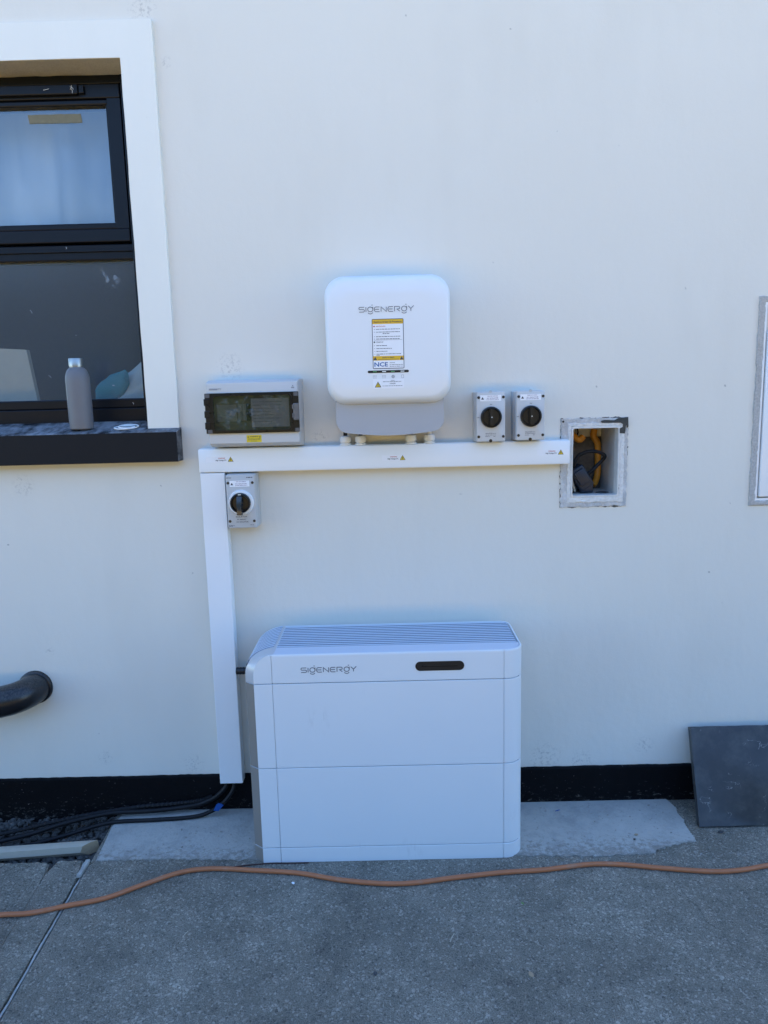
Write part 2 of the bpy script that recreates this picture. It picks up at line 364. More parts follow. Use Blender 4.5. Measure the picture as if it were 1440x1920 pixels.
def prism(bm, pts, axis, a, b_, mi=0):
    """extrude polygon pts (2D) along axis from a to b_"""
    def P(p, t):
        return {'x': (t, p[0], p[1]), 'y': (p[0], t, p[1]), 'z': (p[0], p[1], t)}[axis]
    A = [bm.verts.new(P(p, a)) for p in pts]; Bv = [bm.verts.new(P(p, b_)) for p in pts]
    n = len(pts); fs = [bm.faces.new(A), bm.faces.new(Bv[::-1])]
    for i in range(n): fs.append(bm.faces.new((A[i], A[(i+1) % n], Bv[(i+1) % n], Bv[i])))
    for f in fs: f.material_index = mi
    return bm
def loft(bm, rings, cap0=True, cap1=True):
    R_ = [[bm.verts.new(p) for p in r] for r in rings]; n = len(rings[0])
    for a, c in zip(R_, R_[1:]):
        for i in range(n): bm.faces.new((a[i], a[(i+1) % n], c[(i+1) % n], c[i]))
    if cap0: bm.faces.new(R_[0][::-1])
    if cap1: bm.faces.new(R_[-1])
    return bm
def rrect(x0, x1, z0, z1, r, n=8):
    pts = []
    for cx, cz, a0 in ((x1-r, z1-r, 0), (x0+r, z1-r, 90), (x0+r, z0+r, 180), (x1-r, z0+r, 270)):
        for k in range(n+1):
            a = rad(a0+90*k/n); pts.append((cx+r*math.cos(a), cz+r*math.sin(a)))
    return pts
def plate(bm, x0, x1, z0, z1, y0, y1, r=0.0, n=6, mi=0):
    if r <= 0: return box(bm, x0, x1, y0, y1, z0, z1, mi=mi)
    return prism(bm, rrect(x0, x1, z0, z1, r, n), 'y', y0, y1, mi)
def disc(bm, cx, cz, r, y0, y1, n=28, mi=0, r1=None):
    r1 = r if r1 is None else r1
    a = [(cx+r*math.cos(2*math.pi*k/n), y0, cz+r*math.sin(2*math.pi*k/n)) for k in range(n)]
    c = [(cx+r1*math.cos(2*math.pi*k/n), y1, cz+r1*math.sin(2*math.pi*k/n)) for k in range(n)]
    return loft(bm, [a, c])
def lathe(bm, cx, cy, prof, n=36):
    rings = [[(cx+r*math.cos(2*math.pi*k/n), cy+r*math.sin(2*math.pi*k/n), z) for k in range(n)] for r, z in prof]
    return loft(bm, rings)
def spline(pts, sub=8):
    P = [Vector(p) for p in pts]; P = [P[0]*2-P[1]]+P+[P[-1]*2-P[-2]]; out = []
    for i in range(1, len(P)-2):
        a, b1, c1, d = P[i-1], P[i], P[i+1], P[i+2]
        for k in range(sub):
            t = k/sub
            out.append(0.5*((2*b1)+(-a+c1)*t+(2*a-5*b1+4*c1-d)*t*t+(-a+3*b1-3*c1+d)*t**3))
    out.append(P[-2]); return out
def tube(bm, path, r, n=10, rf=None, caps=True):
    P = [Vector(p) for p in path]; rings = []; up_ = None
    for i, p in enumerate(P):
        t = (P[min(i+1, len(P)-1)]-P[max(i-1, 0)]).normalized()
        if up_ is None:
            up_ = Vector((0, 0, 1)) if abs(t.z) < 0.9 else Vector((1, 0, 0))
        s = t.cross(up_).normalized(); up_ = s.cross(t).normalized()
        rr = rf(i) if rf else r
        rings.append([tuple(p+(s*math.cos(2*math.pi*k/n)+up_*math.sin(2*math.pi*k/n))*rr) for k in range(n)])
    return loft(bm, rings, caps, caps)
def ribbon(bm, pts, wd, y, mi=0):
    """flat stroke of width wd in the XZ plane at depth y (facing -Y)"""
    P = [Vector((p[0], 0, p[1])) for p in pts]; L = []; Rr = []
    for i, p in enumerate(P):
        d1 = (P[i]-P[i-1]).normalized() if i > 0 else (P[1]-P[0]).normalized()
        d2 = (P[i+1]-P[i]).normalized() if i < len(P)-1 else d1
        d = d1+d2; d = d.normalized() if d.length > 1e-6 else d1
        nrm = Vector((-d.z, 0, d.x)); k = 1/max(0.5, abs(nrm.dot(Vector((-d1.z, 0, d1.x)))))
        L.append(bm.verts.new((p.x+nrm.x*wd/2*k, y, p.z+nrm.z*wd/2*k)))
        Rr.append(bm.verts.new((p.x-nrm.x*wd/2*k, y, p.z-nrm.z*wd/2*k)))
    for i in range(len(P)-1):
        f = bm.faces.new((L[i], L[i+1], Rr[i+1], Rr[i])); f.material_index = mi
    return bm
def text(bm, s, x, z, size, y, align='LEFT', bold=0.0, width=None):
    """lettering as mesh in the XZ plane, facing -Y, baseline at z"""
    cu = bpy.data.curves.new('txt', 'FONT'); cu.body = s; cu.size = 1.0; cu.align_x = 'LEFT'; cu.offset = bold
    cu.resolution_u = 2
    o = bpy.data.objects.new('txt', cu); COL.objects.link(o)
    me = bpy.data.meshes.new_from_object(o); bpy.data.objects.remove(o); bpy.data.curves.remove(cu)
    xs = [v.co.x for v in me.vertices]; w0 = max(xs)-min(xs); x_0 = min(xs)
    sx = size if width is None else width/w0
    tot = w0*sx; off = x - (tot/2 if align == 'CENTER' else tot if align == 'RIGHT' else 0)
    vv = [bm.verts.new((off+(v.co.x-x_0)*sx, y, z+v.co.y*size)) for v in me.vertices]
    for p in me.polygons:
        try: bm.faces.new([vv[i] for i in p.vertices])
        except ValueError: pass
    bpy.data.meshes.remove(me); return bm
def tri(bm, cx, z0, s, y, mi=0):
    a = [bm.verts.new(q) for q in ((cx-s/2, y, z0), (cx+s/2, y, z0), (cx, y, z0+s*0.87))]
    bm.faces.new(a).material_index = mi; return bm
def jit(s, amp, f=30.0, seed=0.0):
    return amp*(mnoise.noise(Vector((s*f, seed, 3.7)))+0.5*mnoise.noise(Vector((s*f*2.7, seed+9, 1.3))))

# ------------------------------------------------------------------ ground
bm = B()
for (x0, x1, y0, y1) in ((-250, 250, -250, 250),):
    v = [bm.verts.new(q) for q in ((x0, y0, -0.14), (x1, y0, -0.14), (x1, y1, -0.14), (x0, y1, -0.14))]; bm.faces.new(v)
o = new_obj('ground', bm, 'grass'); o['kind'] = 'structure'
yard = bpy.data.objects.new('concrete_yard', None); COL.objects.link(yard); yard['_o'] = (0, 0, 0); yard['kind'] = 'structure'

def slab(pts, z1=0.0, name='concrete_slab'):
    bm = B(); prism(bm, pts, 'z', -0.12, z1)
    es = [e for e in bm.edges if all(abs(v.co.z-z1) < 1e-6 for v in e.verts)]
    bmesh.ops.bevel(bm, geom=es, offset=0.004, segments=2, affect='EDGES')
    return new_obj(name, bm, 'concrete', yard, smooth=40)
def jointx(y): return -0.913+0.0435*(-0.276-y)
ys = [-0.02-0.06*k for k in range(14)]+[-1.2, -2, -3.2]
main = [(jointx(y)+0.0075+jit(y, 0.0022, 20), y) for y in ys]+[(7.5, -3.2), (7.5, -0.004), (jointx(-0.004)+0.0075, -0.004)]
slab(main)
ys2 = [y for y in ys if y < -0.27]
def j2x(y): return -1.020+0.07*(-0.289-y)
mid = [(jointx(y)-0.0075+jit(y, 0.0022, 20, 5), y) for y in ys2]+[(j2x(y)+0.0012+jit(y, 0.001, 20, 2), y) for y in ys2[::-1]]
top_edge = [(-1.01+0.011*k, -0.262+jit(k*0.01, 0.006, 90, 4)) for k in range(8)]
slab(mid+top_edge)
left = [(j2x(y)-0.0012+jit(y, 0.001, 20, 2), y) for y in ys2]+[(-7.5, -3.2)]+[(-7.5, -0.27)]+[(-1.5+0.012*k, -0.266+jit(k*0.012, 0.007, 70, 7)) for k in range(40)]
slab(left, -0.002)
bm = B(); prism(bm, [(-14, -3.205), (-14, -10.3), (14, -10.3), (14, -3.205)], 'z', -0.12, -0.01)  # unseen ground added behind the camera, coloured to bounce warm light
o = new_obj('bounce_ground', bm, simple('warm_bounce_ground', (0.34, 0.22, 0.05), 0.9, var=0.2, scale=4)); o['kind'] = 'structure'
# joint strip (weathered timber edging left in the joint)
bm = B()
segs = [(-0.27-0.015*k) for k in range(84)]
rings = []
for y in segs:
    x = jointx(y)+jit(y, 0.0015, 25, 8); z = -0.0018+jit(y, 0.0045, 11, 2)
    rings.append([(x-0.003, y, -0.05), (x+0.003, y, -0.05), (x+0.0026, y, z), (x-0.0024, y, z)])
loft(bm, rings); new_obj('joint_strip', bm, 'strip', yard)
bm = B(); rings = []
for k in range(9):
    y = -0.268-0.0095*k; x = jointx(y)-0.003+jit(y, 0.002, 90, 1); wv = 0.0075+jit(y, 0.0025, 110, 6)
    rings.append([(x-wv, y, 0.0005), (x+wv, y, 0.0005), (x+wv*0.8, y, 0.007+jit(y, 0.002, 80)), (x-wv*0.8, y, 0.006)])
loft(bm, rings); new_obj('mortar_lump', bm, 'strip', yard)
# mortar patch levelled under the battery
outline = [(-0.900, -0.005), (-0.908, -0.10), (-0.893, -0.268)]
def along(a, c, n, amp, seed, f=25):
    out = []
    for k in range(1, n+1):
        t = k/n; x = a[0]+(c[0]-a[0])*t; y = a[1]+(c[1]-a[1])*t; nx, ny = -(c[1]-a[1]), c[0]-a[0]; L_ = math.hypot(nx, ny)
        j = jit(x*1.3+y, amp, f, seed) if k < n else 0
        out.append((x+nx/L_*j, y+ny/L_*j))
    return out
cur = outline[-1]
for nxt, n, amp in (((-0.65, -0.268), 14, 0.004), ((-0.40, -0.281), 14, 0.006), ((0.364, -0.288), 10, 0.003), ((0.60, -0.30), 14, 0.006), ((0.755, -0.292), 9, 0.006), ((0.80, -0.262), 5, 0.008),
                    ((0.835, -0.250), 4, 0.004), ((0.905, -0.236), 5, 0.005), ((0.905, -0.16), 5, 0.005), ((0.913, -0.05), 8, 0.008), ((0.90, -0.005), 3, 0.002)):
    seg = along(cur, nxt, n*3, amp*1.4, 11, 55); outline += seg; cur = nxt
bm = B(); prism(bm, outline, 'z', -0.004, 0.0030)
es = [e for e in bm.edges if all(abs(v.co.z-0.0030) < 1e-6 for v in e.verts)]
bmesh.ops.bevel(bm, geom=es, offset=0.0025, segments=2, affect='EDGES')
new_obj('mortar_patch', bm, 'patch', yard)
# gravel bed along the wall, left of the patch
bm = B(); n = 40
g = [[bm.verts.new((-3+2.1*i/n, -0.285+0.285*j/10, -0.045+jit(i*0.05, 0.01, 8, j)+0.018*(j/10)**2)) for j in range(11)] for i in range(n+1)]
for i in range(n):
    for j in range(10): bm.faces.new((g[i][j], g[i+1][j], g[i+1][j+1], g[i][j+1]))
new_obj('gravel_bed', bm, 'soil', yard)
ico = bmesh.new(); bmesh.ops.create_icosphere(ico, subdivisions=1, radius=1); ico.verts.index_update()
IV = [v.co.copy() for v in ico.verts]; IF = [tuple(v.index for v in f.verts) for f in ico.faces]; ico.free()
gv, gf = [], []
for k in range(2600):
    x = random.uniform(-1.55, -0.905); y = random.uniform(-0.272, -0.008); r = random.choice((0.003, 0.004, 0.005, 0.007, 0.009))*random.uniform(0.8, 1.3)
    z = -0.040+0.018*((y+0.285)/0.285)**2+random.uniform(0, 0.006)
    sx, sy, sz_ = random.uniform(0.8, 1.5), random.uniform(0.7, 1.2), random.uniform(0.5, 0.9); a = random.uniform(0, 6.3); n0 = len(gv)
    for v in IV:
        c_ = v*(r*random.uniform(0.82, 1.12)); X, Y = c_.x*sx, c_.y*sy
        gv.append((x+X*math.cos(a)-Y*math.sin(a), y+X*math.sin(a)+Y*math.cos(a), z+c_.z*sz_))
    gf += [tuple(i+n0 for i in f) for f in IF]
me = bpy.data.meshes.new('gravel'); me.from_pydata(gv, [], gf); me.materials.append(MAT['gravel'])
o = bpy.data.objects.new('gravel', me); COL.objects.link(o)
tag(o, 'dark loose gravel in the trench at the foot of the wall', 'gravel'); o['kind'] = 'stuff'

rg = random.Random(5); gv, gf = [], []
for k in range(520):
    u = rg.random()
    if u < 0.35: x, y = rg.uniform(-0.9, 1.0), rg.gauss(-0.315, 0.018)
    elif u < 0.5: x, y = rg.uniform(0.38, 0.95), rg.uniform(-0.26, -0.03)
    elif u < 0.6: x, y = rg.uniform(-0.88, -0.45), rg.uniform(-0.25, -0.1)
    else: x, y = rg.uniform(-1.4, 1.3), rg.uniform(-1.0, -0.30)
    r = rg.choice((0.0008, 0.001, 0.0012, 0.0016, 0.0022))*rg.uniform(0.8, 1.4); n0 = len(gv); a = rg.uniform(0, 6.3)
    sx, sy = rg.uniform(0.8, 1.9), rg.uniform(0.7, 1.1); zb = 0.003 if y > -0.27 else 0.0
    for v in IV:
        c_ = v*(r*rg.uniform(0.8, 1.15)); X, Y = c_.x*sx, c_.y*sy
        gv.append((x+X*math.cos(a)-Y*math.sin(a), y+X*math.sin(a)+Y*math.cos(a), zb+r*0.5+c_.z*0.7))
    gf += [tuple(i+n0 for i in f) for f in IF]
me = bpy.data.meshes.new('loose_grit'); me.from_pydata(gv, [], gf)
MAT['grit'] = simple('grit', (0.30, 0.28, 0.25), 0.9, var=0.9, scale=25); me.materials.append(MAT['grit'])
o = bpy.data.objects.new('loose_grit', me); COL.objects.link(o); tag(o, 'loose grit scattered over the concrete yard', 'grit'); o['kind'] = 'stuff'

# ------------------------------------------------------------------ house
house = thing('house', 'pale rendered house wall with black plinth band and dark framed window', 'house')
WX0, WX1, WZ0, WZ1 = -2.05, -0.7245, 1.245, 2.310       # window opening
RX0, RX1, RZ0, RZ1 = 0.566, 0.724, 1.010, 1.243         # open meter recess
KX0, KX1, KZ0, KZ1 = 1.130, 1.62, 0.986, 1.607          # closed meter cabinet
HT = 3.3
def wall_sheet(y, holes, xs, zs):
    bm = B(); vv = {}
    def V(x, z):
        if (x, z) not in vv: vv[(x, z)] = bm.verts.new((x, y, z))
        return vv[(x, z)]
    for x0, x1 in zip(xs, xs[1:]):
        for z0, z1 in zip(zs, zs[1:]):
            cx, cz = (x0+x1)/2, (z0+z1)/2
            if any(h[0] < cx < h[1] and h[2] < cz < h[3] for h in holes): continue
            bm.faces.new((V(x0, z0), V(x1, z0), V(x1, z1), V(x0, z1)))
    return bm
holes = [(WX0, WX1, WZ0, WZ1, 0.30), (RX0, RX1, RZ0, RZ1, 0.30), (KX0, KX1, KZ0, KZ1, 0.30)]
bm = wall_sheet(0, holes, [-6, WX0, WX1, RX0, RX1, KX0, KX1, 6], [-0.14, RZ0-0.024, RZ0, RZ1, WZ0, KZ1, WZ1, HT])
bm.free()
xs = sorted({-6.0, 6.0, *[h[0] for h in holes], *[h[1] for h in holes]}); zs = sorted({-0.14, HT, *[h[2] for h in holes], *[h[3] for h in holes]})
bm = wall_sheet(0, holes, xs, zs)
for x0, x1, z0, z1, d in holes:     # reveals
    for (a, c) in (((x0, z0), (x1, z0)), ((x1, z0), (x1, z1)), ((x1, z1), (x0, z1)), ((x0, z1), (x0, z0))):
        q = [bm.verts.new(p) for p in ((a[0], 0, a[1]), (c[0], 0, c[1]), (c[0], d, c[1]), (a[0], d, a[1]))]; bm.faces.new(q)
new_obj('wall', bm, 'wall', house)
for q in ((-6, -5.7, 0.001, 7), (5.7, 6, 0.001, 7), (-5.7, 5.7, 6.7, 7)):
    bm = B(); box(bm, *q, -0.14, HT-0.001); new_obj('rear_wall', bm, 'wall', house)
bm = B(); box(bm, -6.05, 6.05, -0.03, 7.05, HT, HT+0.14); new_obj('roof', bm, 'roof', house)
bm = B()      # room behind the window
X0, X1, Y0, Y1, Z0, Z1 = -3.2, -0.2, 0.30, 3.2, 0.2, 2.6
for q in (((X0, Y1, Z0), (X1, Y1, Z0), (X1, Y1, Z1), (X0, Y1, Z1)), ((X0, Y0, Z0), (X0, Y1, Z0), (X0, Y1, Z1), (X0, Y0, Z1)), ((X1, Y0, Z0), (X1, Y1, Z0), (X1, Y1, Z1), (X1, Y0, Z1)),
          ((X0, Y0, Z0), (X1, Y0, Z0), (X1, Y1, Z0), (X0, Y1, Z0)), ((X0, Y0, Z1), (X1, Y0, Z1), (X1, Y1, Z1), (X0, Y1, Z1))):
    bm.faces.new([bm.verts.new(p) for p in q])
for (a0, a1, c0, c1) in ((X0, WX0, Z0, Z1), (WX1, X1, Z0, Z1), (WX0, WX1, Z0, WZ0), (WX0, WX1, WZ1, Z1)):
    bm.faces.new([bm.verts.new(p) for p in ((a0, Y0, c0), (a1, Y0, c0), (a1, Y0, c1), (a0, Y0, c1))])
new_obj('room', bm, 'room', house)
# plinth band with a hand painted upper edge
bm = B(); N = 900; pts = []
rings = []
for k in range(N+1):
    x = -6+12*k/N; zt = 0.1235+jit(x, 0.0016, 16, 3)+jit(x, 0.0012, 70, 5)
    rings.append([(x, 0.01, -0.13), (x, -0.011, -0.13), (x, -0.011, zt-0.004), (x, -0.007, zt), (x, 0.01, zt)])
loft(bm, rings); new_obj('plinth', bm, 'plinth', house)
# raised white surround of the window
bm = B()
def band(pts_in, pts_out, y0, y1):
    n = len(pts_in)
    A = [bm.verts.new((p[0], y1, p[1])) for p in pts_in]; C_ = [bm.verts.new((p[0], y1, p[1])) for p in pts_out]
    A2 = [bm.verts.new((p[0], y0, p[1])) for p in pts_in]; C2 = [bm.verts.new((p[0], y0, p[1])) for p in pts_out]
    for i in range(n-1):
        bm.faces.new((A[i], A[i+1], C_[i+1], C_[i])); bm.faces.new((C_[i], C_[i+1], C2[i+1], C2[i])); bm.faces.new((A2[i], A2[i+1], A[i+1], A[i]))
    bm.faces.new((A[0], C_[0], C2[0], A2[0])); bm.faces.new((A[-1], A2[-1], C2[-1], C_[-1]))
inn, out = [], []
for k in range(41):
    t = k/40; z = 1.266+(2.309-1.266)*t; zo = 1.266+(2.407-1.266)*t
    inn.append((-0.724+jit(z, 0.0012, 9, 1), z)); out.append((-0.629+jit(zo, 0.0012, 6, 2), zo))
for k in range(1, 41):
    t = k/40; x = -0.724+(-2.05+0.724)*t; xo = -0.629+(-2.145+0.629)*t
    inn.append((x, 2.309+jit(x, 0.001, 9, 3))); out.append((xo, 2.407+jit(xo, 0.0012, 6, 4)))
for k in range(1, 11):
    t = k/10; inn.append((-2.05, 2.309+(1.266-2.309)*t)); out.append((-2.145, 2.407+(1.266-2.407)*t))
band(inn, out, 0.004, -0.013)
es = [e for e in bm.edges if all(abs(v.co.y+0.013) < 1e-6 for v in e.verts) and len(e.link_faces) == 2 and e.calc_face_angle(0) > 0.5]
bmesh.ops.bevel(bm, geom=es, offset=0.002, segments=2, affect='EDGES')
new_obj('window_surround', bm, 'surround', house)
bm = B()   # bare plaster under the lintel, rough lower edge
N = 60; A = []; Cc = []
for k in range(N+1):
    x = -2.05+1.325*k/N
    A.append((x, -0.010, 2.3085)); Cc.append((x, 0.098, 2.3075+jit(x, 0.002, 20)))
loft(bm, [[a, c, (c[0], c[1], c[2]+0.004), (a[0], a[1], a[2]+0.001)] for a, c in zip(A, Cc)])
new_obj('lintel_soffit', bm, 'soffit', house)
# window
bm = B()
win = new_obj('window', (lambda m: (box(m, WX0, -0.763, 0.088, 0.16, 2.284, 2.310, 0.002), box(m, -0.763, WX1, 0.085, 0.16, 1.262, 2.310, 0.002),
     box(m, WX0, WX0+0.04, 0.085, 0.16, 1.262, 2.310, 0.002), box(m, WX0+0.04, -0.763, 0.090, 0.16, 1.783, 1.828, 0.003), box(m, WX0+0.04, -0.763, 0.095, 0.16, 1.262, 1.330, 0.003),
     box(m, WX0+0.04, -0.763, 0.102, 0.16, 1.330, 1.360, 0.004), box(m, WX0+0.04, -0.763, 0.084, 0.16, 1.806, 1.812, 0.001))[0])(bm), 'frame', house)
bm = B()   # opening sash
sx0, sx1, sz0, sz1 = -1.42, -0.766, 1.834, 2.282
box(bm, sx0, sx1, 0.083, 0.14, sz0, 1.872, 0.003); box(bm, sx0, sx1, 0.083, 0.14, 2.242, sz1, 0.003)
box(bm, -0.806, sx1, 0.0835, 0.14, 1.872, 2.242, 0.001); box(bm, sx0, sx0+0.05, 0.0835, 0.14, 1.872, 2.242, 0.001)
# glazing bead
box(bm, sx0+0.05, -0.806, 0.090, 0.14, 1.872, 1.891, 0.004); box(bm, sx0+0.05, -0.806, 0.090, 0.14, 2.226, 2.242, 0.004)
box(bm, -0.812, -0.806, 0.090, 0.14, 1.891, 2.226, 0.001)
new_obj('sash', bm, 'frame', win)
bm = B(); box(bm, sx0+0.02, -0.885, 0.070, 0.083, 2.250, 2.278, 0.003); box(bm, -0.883, -0.868, 0.073, 0.083, 2.253, 2.276, 0.002)
new_obj('trickle_vent', bm, 'frame', win)
for (a0, a1, c0, c1) in ((sx0+0.05, -0.812, 1.890, 2.227), (WX0+0.04, -0.763, 1.360, 1.783), (WX0+0.04, sx0-0.03, 1.83, 2.284)):
    bm = B(); v = [bm.verts.new(q) for q in ((a0, 0.108, c0), (a1, 0.108, c0), (a1, 0.108, c1), (a0, 0.108, c1))]; bm.faces.new(v)
    new_obj('pane', bm, 'glass_up' if c0 > 1.8 else 'glass', win)
bm = B(); n = 14; up_e, lo_e = [], []
for k in range(n+1):
    x = -1.055+0.16*k/n; up_e.append((x, 2.209+jit(x, 0.0012, 60, 1))); lo_e.append((x+0.003, 2.184+jit(x, 0.0014, 60, 2)))
prism(bm, up_e+lo_e[::-1], 'y', 0.1072, 0.1064); new_obj('tape_strip', bm, 'tape', win)
# lint and cobweb flecks on the frame and glass
bm = B()
for (x, z, a, L_) in ((-0.985, 2.262, 0.2, 0.03), (-0.905, 2.262, 1.2, 0.02), (-0.895, 2.262, 2.5, 0.022), (-0.90, 2.252, 1.7, 0.02),
                      (-1.1, 1.63, 2.1, 0.02), (-1.06, 1.43, 2.3, 0.018), (-0.97, 1.56, 0, 0.004), (-0.965, 1.815, 1.6, 0.012), (-0.80, 1.34, 1.9, 0.012), (-0.86, 1.40, 2.8, 0.012)):
    yy = 0.0685 if z > 2.25 else 0.0815 if z > 1.8 else 0.094
    if 1.36 < z < 1.78: yy = 0.106
    ribbon(bm, [(x, z), (x+L_*0.3*math.cos(a)+0.002, z+L_*0.3*math.sin(a)), (x+L_*0.6*math.cos(a), z+L_*0.6*math.sin(a))], 0.0008, yy)
o = new_obj('cobweb', bm, 'whitecord', win); o['kind'] = 'stuff'
# sill
bm = B()
prism(bm, [(-0.05, 1.166), (0.0, 1.166), (0.0, 1.18), (0.10, 1.18), (0.10, 1.289), (-0.044, 1.2585), (-0.05, 1.2555)], 'x', -2.2, -0.6262)
es = [e for e in bm.edges if all(v.co.x > -0.63 for v in e.verts)]
bmesh.ops.bevel(bm, geom=es, offset=0.0015, segments=1, affect='EDGES')
sill = new_obj('window_sill', bm, 'sill', house)

# things seen through the panes
bm = B(); n = 90; rows = []
for k in range(n+1):
    x = -2.0+1.26*k/n; d = 0.030*math.sin(x*21)+0.020*math.sin(x*47+1)
    rows.append([(x, 0.235+d, 1.86), (x, 0.235+d*0.7, 2.29)])
V0 = [[bm.verts.new(p) for p in r] for r in rows]
for a, c in zip(V0, V0[1:]): bm.faces.new((a[0], c[0], c[1], a[1]))
r = bmesh.ops.extrude_face_region(bm, geom=bm.faces[:]); bmesh.ops.translate(bm, verts=[v for v in r['geom'] if isinstance(v, bmesh.types.BMVert)], vec=(0, 0.002, 0))
tag(new_obj('curtain', bm, 'net', smooth=60), 'pale gathered curtain with painted cloud reflections behind the upper window pane', 'curtain')
t = thing('cloth_bundle', 'pale crumpled cloth bundle with a teal patch behind the lower pane', 'cloth', (-0.86, 0.30, 1.262))
bm = B(); bmesh.ops.create_icosphere(bm, subdivisions=4, radius=1)
for v in bm.verts:
    n_ = mnoise.noise(v.co*1.7)*0.28+mnoise.noise(v.co*4.1)*0.10
    c_ = v.co*(1+n_+0.05*mnoise.noise(v.co*9)); v.co = Vector((-0.815+c_.x*0.165+max(0, c_.z)*0.05, 0.235+c_.y*0.06, 1.375+c_.z*0.115+c_.x*0.05))
new_obj('cloth', bm, 'cloth', t, smooth=70)
bm = B(); bmesh.ops.create_icosphere(bm, subdivisions=3, radius=1)
for v in bm.verts:
    c_ = v.co*(1+mnoise.noise(v.co*1.6)*0.40+0.08*mnoise.noise(v.co*6)); v.co = Vector((-0.885+c_.x*0.060, 0.178+c_.y*0.012, 1.400+c_.z*0.040+c_.x*0.022))
new_obj('patch', bm, 'teal', t, smooth=70)
bm = B(); prism(bm, [(-1.34, 1.20), (-1.155, 1.20), (-1.195, 1.53), (-1.34, 1.54)], 'y', 0.24, 0.262); tag(new_obj('board', bm, 'board'), 'pale upright board standing behind the lower window pane', 'board')

# ------------------------------------------------------------------ waste pipe
pp = thing('waste_pipe', 'black plastic waste pipe elbow coming out of the wall', 'pipe', (-1.155, 0, 0.44))
path = [(-1.155, 0.08, 0.442), (-1.155, 0.0, 0.442), (-1.156, -0.03, 0.4415), (-1.165, -0.058, 0.44), (-1.185, -0.080, 0.437), (-1.215, -0.092, 0.433), (-1.26, -0.095, 0.429), (-1.5, -0.096, 0.416), (-1.9, -0.097, 0.395)]
bm = B(); tube(bm, spline(path, 6), 0.0485, 32); new_obj('elbow', bm, 'pipe', pp, smooth=50)
bm = B(); tube(bm, [(-1.155, 0.04, 0.442), (-1.155, -0.010, 0.442), (-1.155, -0.013, 0.442)], 0.0545, 32, rf=lambda i: (0.0545, 0.0545, 0.0515)[i]); new_obj('collar', bm, 'pipe', pp, smooth=50)

# ------------------------------------------------------------------ battery cabinet
bat = thing('battery_cabinet', 'large white home battery cabinet with ribbed top standing against the wall', 'battery cabinet', (0, -0.16, 0))
YF, YB_, XL, XR, RC = -0.295, -0.032, -0.388, 0.374, 0.053
GRV = (-0.3355, 0.3165)
def ch_at(z): return 0.028*(1-min(1.0, max(0.0, (z-0.574)/0.064))**3)
def plan(inl=0.0, ins=0.0, groove=True, ch=0.028):
    """plan outline, anticlockwise from the front left edge; first 3 points are the silver side"""
    yf = YF+ins
    p = [(XL-ch+inl+ins, YB_-ins), (XL-ch+inl+ins, -0.262), (XL-ch*0.946+inl+ins, -0.274), (XL+inl+ins*0.5, yf)]
    gx = [g_ for g_ in GRV]
    for g_ in gx:
        d = 0.003 if groove else 0.0
        if g_ < XL+inl+0.004: g2 = XL+inl+0.004
        else: g2 = g_
        p += [(g2-0.0009, yf), (g2-0.0006, yf+d), (g2+0.0006, yf+d), (g2+0.0009, yf)]
    r = RC-ins; cx, cy = XR-RC, YF+RC
    for k in range(1, 11):
        a = rad(-90+90*k/10); p.append((cx+r*math.cos(a), cy+r*math.sin(a)))
    rb = 0.03
    for k in range(0, 7):
        a = rad(90*k/6); p.append((XR-ins-rb+rb*math.cos(a), YB_-ins-rb+rb*math.sin(a)))
    return p
def segment(z0, z1, name, rings_spec=None):
    if rings_spec is None:
        rings_spec = [(z0, 0, 0.0012), (z0+0.0012, 0, 0.0), (z1-0.0012, 0, 0.0), (z1, 0, 0.0012)]
    bm = B(); loft(bm, [[(x, y, z) for x, y in plan(inl, ins, True, ch_at(z) if inl < 0.0535 else 0.0)] for z, inl, ins in rings_spec])
    bmesh.ops.recalc_face_normals(bm, faces=bm.faces[:])
    side = [f for f in bm.faces if len(f.verts) == 4 and f.calc_center_median().x < -0.325 and f.normal.y > -0.9 and (f.normal.x < -0.3 or (f.normal.z > 0.3 and f.calc_center_median().z > 0.575)) and not (f.calc_center_median().y < YF+0.0045)]
    bs = bm.copy(); keep = set(f.index for f in side) if False else None
    idx = set(); bm.faces.index_update()
    for f in side: idx.add(f.index)
    bs.faces.ensure_lookup_table()
    bmesh.ops.delete(bs, geom=[f for f in bs.faces if f.index not in idx], context='FACES')
    bmesh.ops.delete(bm, geom=side, context='FACES_ONLY')
    o = new_obj(name, bm, 'bat_front', bat, smooth=30)
    s_ = new_obj('side_panel', bs, 'bat_shoulder' if rings_spec[-1][0] > 0.6 else 'bat_silver', o, smooth=30)
    return o
segment(0.0, 0.0465, 'base')
segment(0.0485, 0.2960, 'battery_module')
segment(0.2980, 0.5510, 'battery_module')
def inl_at(z):
    if z <= 0.574: return 0.0
    s_ = min(1.0, (z-0.574)/0.064); return 0.056*(1-math.sqrt(max(0, 1-s_*s_)))
spec = [(0.553, 0, 0.0012), (0.5542, 0, 0)]+[(0.574+0.064*math.sin(rad(90*k/12)), None, 0) for k in range(0, 12)]
spec = [(z, inl_at(z) if i is None else i, n_) for z, i, n_ in spec]
spec = [q for q in spec if q[0] < 0.6350]
spec += [(0.6362, inl_at(0.6362), 0.0006), (0.6375, inl_at(0.6375)-0.003, 0.0016), (0.6378, 0.054, 0.0045), (0.6365, 0.054, 0.0055), (0.6160, 0.056, 0.0065)]
top = segment(0, 0, 'top_cover', spec)
bm = B(); prism(bm, [(XL-0.024, YB_-0.004), (XL-0.024, -0.262), (XL+0.004, YF+0.005), (XR-RC, YF+0.005), (XR-0.012, YF+RC*0.4), (XR-0.004, YF+RC), (XR-0.004, YB_-0.004)], 'z', 0.003, 0.6)
new_obj('core', bm, 'bat_core', bat)
